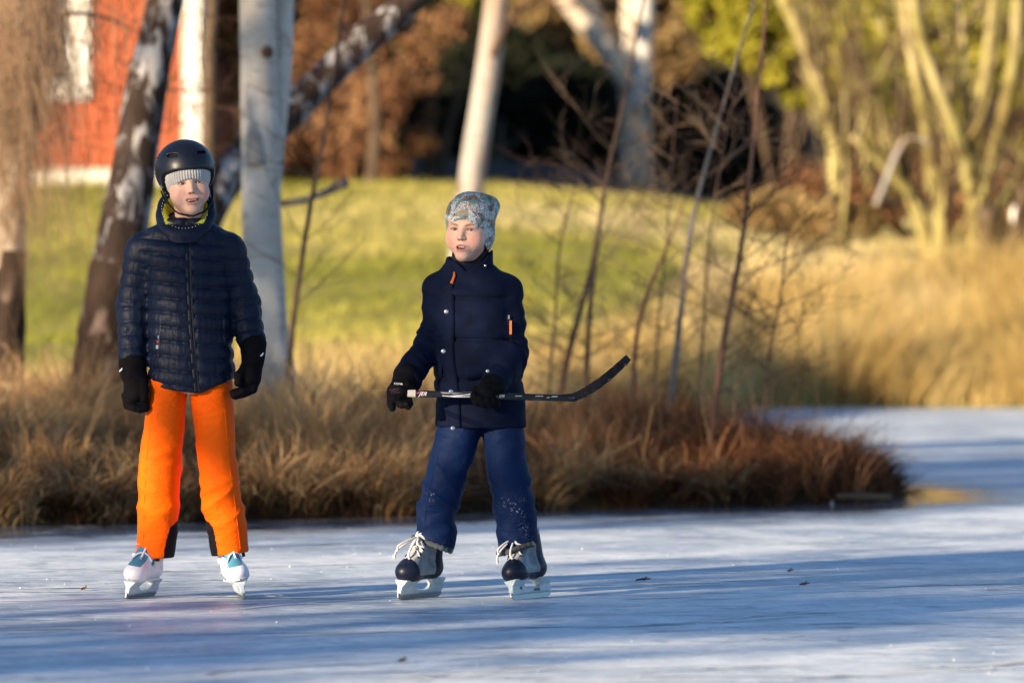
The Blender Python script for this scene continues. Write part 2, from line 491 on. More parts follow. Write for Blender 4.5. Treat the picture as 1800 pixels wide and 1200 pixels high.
def tussocks(cx, cy, nblade, hgt, spread, droop, wind=(0, 0), width=0.0035, tint0=None, rad=0.09):
    n = len(cx)
    tid = np.repeat(np.arange(n), nblade)
    N_ = len(tid)
    a = rng.random(N_) * 2 * np.pi; r = rad * np.sqrt(rng.random(N_))
    bx = cx[tid] + r * np.cos(a); by = cy[tid] + r * np.sin(a)
    bz = land_z(bx, by) - 0.03
    h = hgt[tid] * (0.55 + 0.55 * rng.random(N_))
    dirx = np.cos(a) * spread[tid] * (0.3 + rng.random(N_)) + droop[tid, 0] * (0.3 + 0.9 * rng.random(N_)) + wind[0]
    diry = np.sin(a) * spread[tid] * (0.3 + rng.random(N_)) + droop[tid, 1] * (0.3 + 0.9 * rng.random(N_)) + wind[1]
    tint = np.clip((rng.random(n) if tint0 is None else tint0)[tid] * 0.82 + 0.18 * rng.random(N_), 0, 1)
    return blades(np.stack([bx, by, bz], 1), h, np.stack([dirx, diry], 1) * h[:, None], width * (0.5 + 1.3 * rng.random(N_) ** 2), tint)

# pale drooping tussock grass on the spit
def on_island(n, x0, x1, y0, y1, inside=0.02):
    x = x0 + (x1 - x0) * rng.random(n * 3); y = y0 + (y1 - y0) * rng.random(n * 3)
    k = (island_depth(x, y) > inside); return x[k][:n], y[k][:n]
def in_clump(x, y):      # where the russet heath scrub grows: right part of the spit
    front = y - np.interp(x, _SX, _SY)
    w = np.clip((x - 0.15 - 0.25 * (vnoise(x * 3, y * 3, 0 * x, 9) - 0.5)) / 0.35, 0, 1)
    return w
x, y = on_island(1180, -5.6, 1.7, 25.2, 33.0, -0.02)
xe = -5.6 + 6.8 * rng.random(260); x = np.concatenate([x, xe]); y = np.concatenate([y, np.interp(xe, _SX, _SY) + 0.02 + 0.22 * rng.random(260)])
keep = (rng.random(len(x)) > in_clump(x, y) * 0.97) & (vnoise(x * 2.6, y * 2.0, 0 * x, 41) > 0.36)
x, y = x[keep], y[keep]
nz = vnoise(x * 1.5, y * 1.5, 0 * x, 4)
hg = (0.20 + 0.42 * nz) * (0.7 + 0.6 * rng.random(len(x))) * np.interp(island_depth(x, y), [-0.1, 0.25, 1.0], [0.62, 0.85, 1.0])
dr = np.stack([(vnoise(x * 1.1, y * 0.8, 0 * x, 6) - 0.5) * 3.0 + 0.9 * (rng.random(len(x)) - 0.5), (vnoise(x * 0.8, y * 0.8, 0 * x, 8) - 0.5) * 1.6 - 0.35], 1)
dr[:, 1] = np.where(island_depth(x, y) < 0.3, -0.9, dr[:, 1])
V, F, T = tussocks(x, y, 56, hg * 1.0, 0.35 + 0.9 * rng.random(len(x)), dr, width=0.0088, rad=0.085, tint0=np.clip(nz * 0.7 + 0.12 + 1.0 * (rng.random(len(x)) - 0.5), 0, 0.95))
M_tuss = blade_material('tussock_straw', [(0.0, (0.10, 0.042, 0.018)), (0.22, (0.25, 0.125, 0.052)), (0.5, (0.48, 0.29, 0.135)), (0.85, (0.66, 0.46, 0.25)), (1.0, (0.28, 0.25, 0.09))])
o = mesh_obj('tussock_grass', V, F, M_tuss, smooth=False, attrs={'tint': T}); tag(o, 'pale drooping dry tussock grass along the bank behind the skaters', 'grass', kind='stuff')
# dark dead stems and litter low in the grass
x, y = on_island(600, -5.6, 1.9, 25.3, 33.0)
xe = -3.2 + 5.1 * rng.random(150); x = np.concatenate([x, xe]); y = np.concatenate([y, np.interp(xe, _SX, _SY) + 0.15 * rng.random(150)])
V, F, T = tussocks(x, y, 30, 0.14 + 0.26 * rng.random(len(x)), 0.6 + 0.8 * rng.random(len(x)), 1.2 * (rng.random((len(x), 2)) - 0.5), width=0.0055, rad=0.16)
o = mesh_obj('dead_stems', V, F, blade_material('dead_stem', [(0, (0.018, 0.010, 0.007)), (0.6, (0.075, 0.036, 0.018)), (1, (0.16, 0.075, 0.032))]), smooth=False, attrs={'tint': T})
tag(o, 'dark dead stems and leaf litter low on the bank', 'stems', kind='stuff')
# russet heath scrub at the end of the spit
x, y = on_island(560, 0.0, 2.0, 27.0, 31.2, 0.01)
keep = rng.random(len(x)) < in_clump(x, y)
x, y = x[keep], y[keep]
nz = vnoise(x * 2.2, y * 2.2, 0 * x, 14)
hg = (0.15 + 0.34 * nz) * (0.55 + 0.9 * rng.random(len(x))) * np.interp(x, [0.2, 0.8, 1.4, 1.75, 2.0], [0.85, 1.0, 0.95, 0.7, 0.42])
V, F, T = tussocks(x, y, 58, hg * 1.05, 0.35 + 0.9 * rng.random(len(x)), 2.2 * (rng.random((len(x), 2)) - 0.5) - np.array([0, 0.3]), width=0.0080, rad=0.09, tint0=np.clip(nz * 0.9 + 0.0 + 0.9 * (rng.random(len(x)) - 0.5), 0, 1))
M_heath = blade_material('russet_heath', [(0.0, (0.040, 0.014, 0.008)), (0.3, (0.14, 0.052, 0.024)), (0.6, (0.32, 0.14, 0.062)), (1.0, (0.50, 0.28, 0.14))])
o = mesh_obj('heath_scrub', V, F, M_heath, smooth=False, attrs={'tint': T}); tag(o, 'russet brown heath scrub at the tip of the bank', 'scrub', kind='stuff')
# long single straws
x, y = on_island(240, -3.0, 1.95, 25.6, 31.5)
V, F, T = tussocks(x, y, 3, 0.55 + 0.35 * rng.random(len(x)), 0.25 + 0.3 * rng.random(len(x)), 0.5 * (rng.random((len(x), 2)) - 0.5), width=0.003)
o = mesh_obj('long_straws', V, F, M_tuss, smooth=False, attrs={'tint': T}); tag(o, 'long single straws sticking out above the bank grass', 'straws', kind='stuff')

# golden reeds along the far shore
n = 3000
x = -7.0 + 15.5 * rng.random(n); dep = rng.random(n) ** 1.2 * np.where(x > 1.6, 5.0, 3.0)
y = shore_y(x) + 0.1 + dep
nz = vnoise(x * 0.9, y * 0.7, 0 * x, 21)
hgt = np.interp(x, [-4.5, 0.6, 1.6, 2.4, 8], [0.26, 0.30, 0.42, 0.62, 0.78]) * (0.35 + 1.25 * nz) * (0.6 + 0.8 * rng.random(n))
V, F, T = tussocks(x, y, 46, hgt, 0.25 + 0.45 * rng.random(n), 1.2 * (rng.random((n, 2)) - 0.5), width=0.010, rad=0.22, tint0=np.clip(1.25 * vnoise(x * 1.6, y * 0.9, 0 * x, 23) - 0.12, 0, 1))
M_reed = blade_material('reed_gold', [(0.0, (0.27, 0.15, 0.06)), (0.3, (0.48, 0.34, 0.12)), (0.6, (0.64, 0.49, 0.22)), (1.0, (0.74, 0.62, 0.38))], 0.2)
o = mesh_obj('reeds', V, F, M_reed, smooth=False, attrs={'tint': T}); tag(o, 'sunlit golden dry reeds along the far shore', 'reeds', kind='stuff')
# meadow grass tufts
n = 8000
x = -10 + 19 * rng.random(n); y = 33.5 + 29 * rng.random(n)
k = (y > shore_y(x) + 2.0); x, y = x[k], y[k]; n = len(x)
nz = vnoise(x * 0.5, y * 0.28, 0 * x, 31)
V, F, T = tussocks(x, y, 18, 0.07 + 0.10 * rng.random(n), 0.5 + 0.4 * rng.random(n), 0.4 * (rng.random((n, 2)) - 0.5), width=0.014, rad=0.22, tint0=np.clip((nz - 0.5) * 2.2 + 0.49 + 0.2 * (rng.random(n) - 0.5) + 0.12 * np.clip(x, -3, 4), 0, 1))
M_mead = blade_material('meadow_grass', [(0.0, (0.20, 0.22, 0.035)), (0.3, (0.42, 0.39, 0.075)), (0.55, (0.60, 0.51, 0.17)), (1.0, (0.72, 0.60, 0.34))], 0.3)
o = mesh_obj('meadow_grass', V, F, M_mead, smooth=False, attrs={'tint': T}); tag(o, 'short yellow green grass of the sunlit meadow slope', 'grass', kind='stuff')

# ------------------------------------------------------------------ bark
def bark_material(name, white, dark, thr=0.5, patch=5.0, soft=0.05, lent=True, warm=None):
    m, nt, b = new_mat(name)
    v = coords(nt); vv = coords(nt, (1, 1, 0.42))
    base = ramp(nt, noise(nt, v, 7, 5, 0.6), [(0.3, tuple(c * 0.72 for c in white)), (0.7, white)])
    if warm: base = mixc(nt, ramp(nt, noise(nt, vv, 2.2, 4), [(0.45, (0, 0, 0)), (0.62, (0.8, 0.8, 0.8))]), base, warm)
    if lent:
        l = noise(nt, coords(nt, (9, 9, 60)), 1.0, 3, 0.6)
        base = mixc(nt, ramp(nt, l, [(0.60, (0, 0, 0)), (0.68, (0.75, 0.75, 0.75))]), base, tuple(c * 0.25 for c in white))
    p = noise(nt, vv, patch, 6, 0.62, 0.8)
    fis = ramp(nt, noise(nt, coords(nt, (16, 16, 5)), 1.0, 5, 0.7), [(0.3, dark), (0.7, tuple(c * 2.4 for c in dark))])
    c = mixc(nt, ramp(nt, p, [(thr - soft, (1, 1, 1)), (thr + soft, (0, 0, 0))]), base, fis)
    nt.links.new(c, b.inputs['Base Color'])
    b.inputs['Roughness'].default_value = 0.8; b.inputs['Specular IOR Level'].default_value = 0.2
    h = math_n(nt, 'ADD', p, math_n(nt, 'MULTIPLY', noise(nt, coords(nt, (14, 14, 5)), 1.0, 5, 0.7), 0.6))
    bump(nt, b, h, 0.8, 0.03)
    return m
M_birch_white = bark_material('birch_bark_smooth', (0.60, 0.57, 0.53), (0.03, 0.025, 0.022), 0.27, 3.2, 0.04, warm=(0.50, 0.40, 0.30))
M_birch_rough = bark_material('birch_bark_fissured', (0.44, 0.42, 0.42), (0.020, 0.012, 0.009), 0.565, 10.0, 0.05, lent=False)
M_birch_base = bark_material('birch_bark_old_base', (0.20, 0.14, 0.11), (0.016, 0.009, 0.006), 0.60, 6.5, 0.06, lent=False)
M_birch_lit = bark_material('birch_bark_pale', (0.62, 0.56, 0.46), (0.06, 0.04, 0.025), 0.30, 3.0, 0.05, warm=(0.48, 0.33, 0.22))
M_birch_left = bark_material('birch_bark_mottled', (0.50, 0.42, 0.33), (0.07, 0.04, 0.022), 0.50, 8.0, 0.06, lent=False)
M_birch_mead = bark_material('birch_bark_meadow', (0.40, 0.37, 0.34), (0.05, 0.03, 0.02), 0.35, 3.0, 0.05, warm=(0.30, 0.19, 0.12))
M_twig = plain('twig_brown', (0.075, 0.042, 0.028), 0.8, spec=0.2, var=0.4, scale=3)
M_twig_pale = plain('twig_tan', (0.30, 0.195, 0.12), 0.8, spec=0.2, var=0.45, scale=3)
M_twig_red = bark_material('sapling_bark_red', (0.21, 0.105, 0.068), (0.05, 0.025, 0.018), 0.38, 6, 0.06)
M_twig_grey = bark_material('sapling_bark_grey', (0.25, 0.225, 0.21), (0.07, 0.045, 0.035), 0.42, 6, 0.06)
M_twig_dark = bark_material('sapling_bark_dark', (0.12, 0.075, 0.055), (0.03, 0.018, 0.014), 0.42, 6, 0.06)
M_moss_bark = bark_material('mossy_bark', (0.36, 0.31, 0.11), (0.09, 0.065, 0.02), 0.44, 5, 0.08, lent=False, warm=(0.52, 0.42, 0.22))
M_tan_bark = bark_material('tan_bark', (0.30, 0.20, 0.11), (0.07, 0.045, 0.025), 0.42, 5, 0.08, lent=False)
M_brown_bark = bark_material('brown_bark', (0.14, 0.095, 0.06), (0.03, 0.02, 0.013), 0.45, 5, 0.08, lent=False)

def trunk_mesh(pts, rad, n=18, rough=0.05, seed=0, steps=40):
    """limb with an uneven skin: pts control points, rad radii at those points"""
    P = np.array(spline(pts, steps)); R = np.interp(np.linspace(0, 1, steps), np.linspace(0, 1, len(rad)), rad)
    V = []
    for i in range(steps):
        t = P[min(i + 1, steps - 1)] - P[max(i - 1, 0)]; t /= np.linalg.norm(t) + 1e-9
        a = np.cross(t, [0.1, 1, 0.05]); a /= np.linalg.norm(a) + 1e-9; b = np.cross(t, a)
        th = np.linspace(0, 2 * np.pi, n, endpoint=False)
        q = P[i] + R[i] * (np.cos(th)[:, None] * a + np.sin(th)[:, None] * b)
        d = vnoise(q[:, 0] * 6, q[:, 1] * 6, q[:, 2] * 2.5, seed) - 0.5 + 0.6 * (vnoise(q[:, 0] * 22, q[:, 1] * 22, q[:, 2] * 10, seed + 3) - 0.5)
        V.append(P[i] + (q - P[i]) * (1 + rough * 2.2 * d)[:, None])
    V = np.concatenate(V)
    F = [(i * n + k, i * n + (k + 1) % n, (i + 1) * n + (k + 1) % n, (i + 1) * n + k) for i in range(steps - 1) for k in range(n)]
    F += [tuple(reversed(range(n))), tuple(range((steps - 1) * n, steps * n))]
    return V, F
def limb(name, parent, pts, rad, mat, seed=0, n=18, rough=0.05, steps=36):
    V, F = trunk_mesh(pts, rad, n, rough, seed, steps)
    return mesh_obj(name, V, F, mat, parent)
def px_path(rows, d, dd=0.0):
    """rows of (px, py); the first lies at depth d, depth drifts by dd to the end"""
    k = len(rows) - 1
    return [tuple(at(r[0], r[1], d + dd * i / k)) for i, r in enumerate(rows)]
def rooted(path):
    """drop the first point of a stem into the ground below it"""
    x, y, z = path[0]; g = float(land_z(x, y)) - 0.12
    if z > g + 0.15:
        dx, dz = path[1][0] - x, max(path[1][2] - z, 0.1)
        k = min((z - g) * 0.5, 0.5)
        return [(x - dx / dz * (z - g) * 0.5, y, g)] + list(path)
    return list(path)
def twig_spray(mb, start, direction, length, r0, depth=0, droop=0.0, kids=4, rnd=random):
    """a bare twig that wanders, tapers and forks"""
    pts = [Vector(start)]; d = Vector(direction).normalized(); seg = 6
    for i in range(seg):
        d = (d + Vector((rnd.uniform(-.16, .16), rnd.uniform(-.16, .16), rnd.uniform(-.12, .14) - droop))).normalized()
        pts.append(pts[-1] + d * length / seg)
    mb.tube(pts, [r0 * (1 - 0.75 * i / seg) for i in range(seg + 1)], 4 if depth else 5, cap=False)
    if depth < 2:
        for k in range(kids):
            i = rnd.randint(1, seg - 1)
            dd = (pts[i + 1] - pts[i]).normalized()
            side = Vector((rnd.uniform(-1, 1), rnd.uniform(-.6, .6), rnd.uniform(-.3, .7))).normalized()
            twig_spray(mb, pts[i], dd * 0.75 + side * 0.8, length * rnd.uniform(.35, .6), max(r0 * 0.5, 0.0013), depth + 1, droop, max(2, kids - 1), rnd)

def base_of(path): return Vector((path[0][0], path[0][1], float(land_z(path[0][0], path[0][1]))))
def tree(name, label, path, rad, mat, cat='tree', group=None, seed=0, d_rough=0.05, n=18):
    path = rooted(path)
    if len(rad) < len(path): rad = [rad[0] * 1.1] + list(rad)
    if path[-1][2] > CAM_H + HORIZON / FPX * path[-1][1]:      # the stem goes on above the picture
        u = (Vector(path[-1]) - Vector(path[-2])).normalized(); up = 4.5 if rad[0] > 0.04 else 0.8
        for k, q in ((0.5, 0.7), (1.0, 0.22)): path = list(path) + [tuple(Vector(path[-1]) + (u * (1 - 0.3 * k) + Vector((0, 0, 0.3 * k))) * up * 0.5)]; rad = list(rad) + [rad[-1] * q]
    b = base_of(path)
    root = empty(name, b); tag(root, label, cat, group)
    loc = [tuple(Vector(p) - b) for p in path]
    t = limb('trunk', root, loc, rad, mat, seed, n=n, rough=d_rough, steps=46)
    return root, b, path
def local(path, b): return [tuple(Vector(p) - b) for p in path]

# --- the big birches on the spit
r1, b1, p1_ = tree('birch_tree', 'old birch at the left edge half hidden by its own hanging twigs', px_path([(12, 640), (14, 430), (30, 200), (58, -60)], 32.5), [0.10, 0.100, 0.125, 0.15], M_birch_left, seed=2)
limb('old_bark', r1, local(px_path([(9, 668), (11, 600), (14, 520), (18, 440)], 32.49), b1), [0.115, 0.109, 0.103, 0.094], M_birch_base, 5, rough=0.09)
limb('branch', r1, local(px_path([(35, 150), (90, 40), (180, 30), (300, 90)], 32.4, -0.6), b1), [0.022, 0.016, 0.010, 0.004], M_twig, 6, n=8)
limb('branch', r1, local(px_path([(40, 90), (-40, -20), (-90, -80)], 32.4), b1), [0.03, 0.02, 0.012], M_birch_rough, 7, n=8)
mb = MB(); rr = random.Random(5)
for i in range(800):       # hanging twig curtain
    px = rr.choice((rr.gauss(40, 34), rr.gauss(50, 36), rr.uniform(-20, 330))) if i % 3 else rr.gauss(30, 40)
    py = rr.uniform(-120, 160) if px < 130 else rr.uniform(-140, 40)
    d = 32.0 + rr.uniform(-0.55, 0.6)
    p = at(px, py, d) - b1
    L = rr.uniform(0.5, 1.5) if px < 130 else rr.uniform(0.3, 1.15)
    pts = [p]; dx = rr.uniform(-0.35, 0.35)
    for k in range(6):
        dx = dx * 0.75 + rr.uniform(-0.22, 0.22)
        pts.append(pts[-1] + Vector((dx * L / 6, rr.uniform(-.1, .1) * L / 6, -L / 6)))
    r0 = rr.uniform(0.0016, 0.0036)
    mb.tube(pts, [r0 * (1 - 0.7 * k / 6) for k in range(7)], 3, cap=False)
o = mb.build('twigs', M_twig_pale, r1); o['kind'] = 'stuff'
mb = MB()
for i in range(110):
    px = rr.uniform(40, 360); py = rr.uniform(-60, 260); d = 32.2 + rr.uniform(-0.5, 0.4)
    twig_spray(mb, at(px, py, d) - b1, Vector((rr.uniform(-1, 1), rr.uniform(-.3, .3), rr.uniform(-1, 0.1))), rr.uniform(0.25, 0.6), rr.uniform(0.0022, 0.0042), 1, 0.06, 3, rr)
o = mb.build('twigs', M_twig, r1); o['kind'] = 'stuff'

r2, b2, p2_ = tree('birch_tree', 'leaning birch with black fissured bark behind the helmeted skater', px_path([(186, 650), (205, 480), (235, 300), (262, 130), (306, -70)], 31.0, 0.2), [0.155, 0.145, 0.128, 0.118, 0.098], M_birch_rough, seed=12, d_rough=0.07, n=24)
limb('old_bark', r2, local(px_path([(180, 700), (190, 600), (200, 520), (208, 462)], 30.98), b2), [0.185, 0.167, 0.156, 0.148], M_birch_base, 15, rough=0.10, n=24)
r3, b3, p3_ = tree('birch_tree', 'thick pale smooth birch with two stems between the skaters', px_path([(478, 720), (468, 560), (460, 380), (457, 210), (452, -60)], 30.2), [0.140, 0.113, 0.104, 0.102, 0.096], M_birch_white, seed=22, d_rough=0.03, n=24)
limb('stem', r3, local(px_path([(468, 420), (476, 300), (486, 200), (496, 90), (504, -60), (560, -700)], 30.32, 0.05), b3), [0.05, 0.066, 0.062, 0.058, 0.055, 0.03], M_birch_white, 25, rough=0.03)
limb('root_flare', r3, local(px_path([(468, 560), (488, 640), (510, 720)], 30.15), b3), [0.05, 0.085, 0.07], M_birch_white, 26, rough=0.05)
limb('branch_scar', r3, local([tuple(at(470, 92, 30.10)), tuple(at(470, 92, 30.04))], b3), [0.034, 0.030], M_twig, 27, n=12, steps=4)
limb('branch_stub', r3, local(px_path([(452, 290), (447, 245), (449, 206)], 30.12), b3), [0.05, 0.05, 0.012], M_birch_mead, 28, n=12, steps=10)
r4, b4, p4_ = tree('birch_tree', 'strongly slanting birch with black and grey bark behind the pale birch', px_path([(250, 560), (330, 440), (400, 312), (520, 190), (620, 88), (760, -40)], 33.0, 1.2), [0.12, 0.115, 0.105, 0.100, 0.098, 0.088], M_birch_rough, seed=32, d_rough=0.06, n=20)
limb('branch', r4, local(px_path([(440, 345), (500, 357), (560, 343), (612, 318)], 33.6), b4), [0.02, 0.022, 0.022, 0.030], M_twig_grey, 33, n=10)
r5, b5, p5_ = tree('birch_tree', 'warm lit birch on the meadow rising behind the patterned hat', px_path([(806, 560), (818, 400), (837, 260), (858, 120), (880, -60)], 45.0), [0.118, 0.108, 0.100, 0.098, 0.094], M_birch_mead, seed=42, d_rough=0.03)
limb('branch', r5, local(px_path([(865, 100), (895, 40), (925, 10), (990, -30)], 44.9), b5), [0.03, 0.026, 0.02, 0.012], M_twig, 43, n=8)
mb = MB()
for i in range(7): twig_spray(mb, at(900 + i * 12, 25 - i * 4, 44.8) - b5, Vector((rr.uniform(.3, 1), 0, rr.uniform(-.2, .5))), 0.7, 0.006, 0, 0.0, 3, rr)
o = mb.build('twigs', M_twig, r5); o['kind'] = 'stuff'
r6, b6, p6_ = tree('alder_tree', 'slender dark brown trunk at the corner of the red house', px_path([(362, 420), (366, 250), (370, 100), (376, -60)], 40.0), [0.055, 0.05, 0.048, 0.046], M_brown_bark, seed=52)

# --- bare saplings on the spit
def sapling(label, rows, d, rad, mat, twig, sprays, seed, reach=0.55, group='bare saplings on the bank'):
    root, b, path = tree('birch_sapling', label, px_path(rows, d), rad, mat, 'sapling', group, seed, 0.02, 8)
    rnd = random.Random(seed); mb = MB()
    P = spline(path, 60)
    for i in range(sprays * 3):
        k = rnd.randint(12, 58); p = Vector(P[k]) - b
        s = rnd.choice((-1, 1))
        twig_spray(mb, p, Vector((s * rnd.uniform(.5, 1), rnd.uniform(-.6, .6), rnd.uniform(.25, 1.0))), reach * rnd.uniform(.5, 1.1), 0.0033, 0, rnd.uniform(-.02, .03), 4, rnd)
    o = mb.build('twigs', twig, root); o['kind'] = 'stuff'
    return root, b
sapling('thin dark sapling rising just beside the thick pale birch', [(512, 600), (530, 460), (552, 330), (578, 190), (612, -50)], 29.5, [0.016, 0.014, 0.012, 0.010, 0.007], M_twig_dark, M_twig, 9, 61, 0.6)
sapling('reddish sapling pair stem above the raised stick blade', [(1030, 690), (1036, 560), (1060, 350), (1100, 160), (1140, -50)], 30.6, [0.016, 0.015, 0.012, 0.009, 0.006], M_twig_dark, M_twig, 8, 62)
sapling('leaning grey-brown sapling left of the stick blade tip', [(985, 690), (1005, 600), (1040, 470), (1062, 340), (1075, 250)], 30.9, [0.020, 0.018, 0.014, 0.010, 0.004], M_twig_dark, M_twig_pale, 7, 63)
sapling('small forked sapling just right of the stick blade tip', [(1113, 715), (1118, 600), (1140, 510), (1170, 440), (1205, 350)], 29.6, [0.013, 0.012, 0.011, 0.008, 0.004], M_twig_red, M_twig_pale, 7, 64, 0.5)
sapling('pale grey straight sapling in the middle of the scrub', [(1180, 710), (1192, 590), (1215, 400), (1258, 230), (1340, -50)], 29.8, [0.018, 0.016, 0.012, 0.008, 0.004], M_twig_grey, M_twig, 10, 65)
for k_, (lab_, rows_, d_) in enumerate((('hair thin sapling nearest the parka elbow', [(965, 690), (975, 560), (985, 430), (1010, 330)], 30.2), ('hair thin upright sapling just left of the pale grey sapling', [(1150, 700), (1158, 560), (1172, 420), (1180, 300), (1190, 170)], 30.4), ('hair thin sapling right of the red barked sapling', [(1345, 760), (1350, 640), (1372, 520), (1384, 400)], 28.6), ('hair thin sapling between pale grey and red barked saplings', [(1228, 730), (1236, 580), (1246, 430), (1268, 280), (1300, 120)], 29.2))):
    sapling(lab_, rows_, d_, [0.0075, 0.0065, 0.005, 0.004, 0.003][:len(rows_)], M_twig_dark, M_twig_pale if k_ % 2 else M_twig, 5, 160 + k_, 0.4)
s7, b7 = sapling('red barked sapling with the widest spread of twigs at the scrub tip', [(1252, 760), (1272, 600), (1302, 440), (1322, 270), (1352, -50)], 28.4, [0.018, 0.016, 0.013, 0.010, 0.005], M_twig_red, M_twig, 10, 66, 0.7)
mb = MB(); rnd = random.Random(99)
for i in range(11):
    a = at(1300 + rnd.uniform(-15, 10), rnd.uniform(330, 560), 28.4) - b7
    twig_spray(mb, a, Vector((rnd.uniform(.3, 1), rnd.uniform(-.4, .4), rnd.uniform(.2, .9))), rnd.uniform(.4, .75), 0.0036, 0, 0.0, 4, rnd)
o = mb.build('twigs', M_twig, s7); o['kind'] = 'stuff'

# fallen log at the tip of the bank
lp = [tuple(at(1470, 872, 27.75)), tuple(at(1520, 873, 27.72)), tuple(at(1568, 874, 27.7))]
o = limb('log', None, lp, [0.017, 0.019, 0.016], M_brown_bark, 71, n=12, rough=0.06, steps=12)
tag(o, 'short cut log lying at the foot of the russet scrub', 'log')
M_icechip = plain('ice_chip', (0.26, 0.29, 0.33), 0.3, var=0.2)
for i, (px, py, r) in enumerate(((1463, 884, .012),)):
    p = at(px, py, CAM_H * FPX / (py + 4 - HORIZON)); Vv, Ff = trunk_mesh([(p.x, p.y, 0.0), (p.x, p.y, r * 1.2), (p.x + .003, p.y, r * 2.0)], [r * 1.1, r * 0.9, r * 0.3], 7, 0.3, 80 + i, 6)
    o = mesh_obj('ice_chunk', Vv, Ff, M_icechip, smooth=False)
    tag(o, ['broken chunk of ice beside the cut log', 'upright chunk of ice below the red barked sapling', 'smallest chunk of ice between the other two'][i], 'ice chunk')
# small twigs and a leaf lying on the ice
for i, (px, py, L, lab) in enumerate(((1132, 1022, .03, 'small twig on the ice to the right of the hockey player'), (708, 1165, .014, 'small dark pebble of leaf on the ice in front'), (148, 1038, .012, 'brown leaf scrap on the ice left of the white skates'), (1415, 1030, .02, 'twig scrap on the shaded ice at right'), (1390, 1006, .012, 'tiny leaf scrap on the blue shaded ice'))):
    p = at(px, py, CAM_H * FPX / (py - HORIZON)); mb = MB(); rnd = random.Random(i)
    z = 0.006
    mb.tube([(p.x - L, p.y, z), (p.x, p.y + .01, z + .004), (p.x + L * .8, p.y - .02, z + .006)], [.003, .0045, .002], 5)
    mb.tube([(p.x, p.y, z), (p.x + L * .4, p.y + .03, z + .012)], [.003, .0015], 5)
    o = mb.build('twig_scrap', M_twig); tag(o, lab, 'twig', 'scraps lying on the ice')

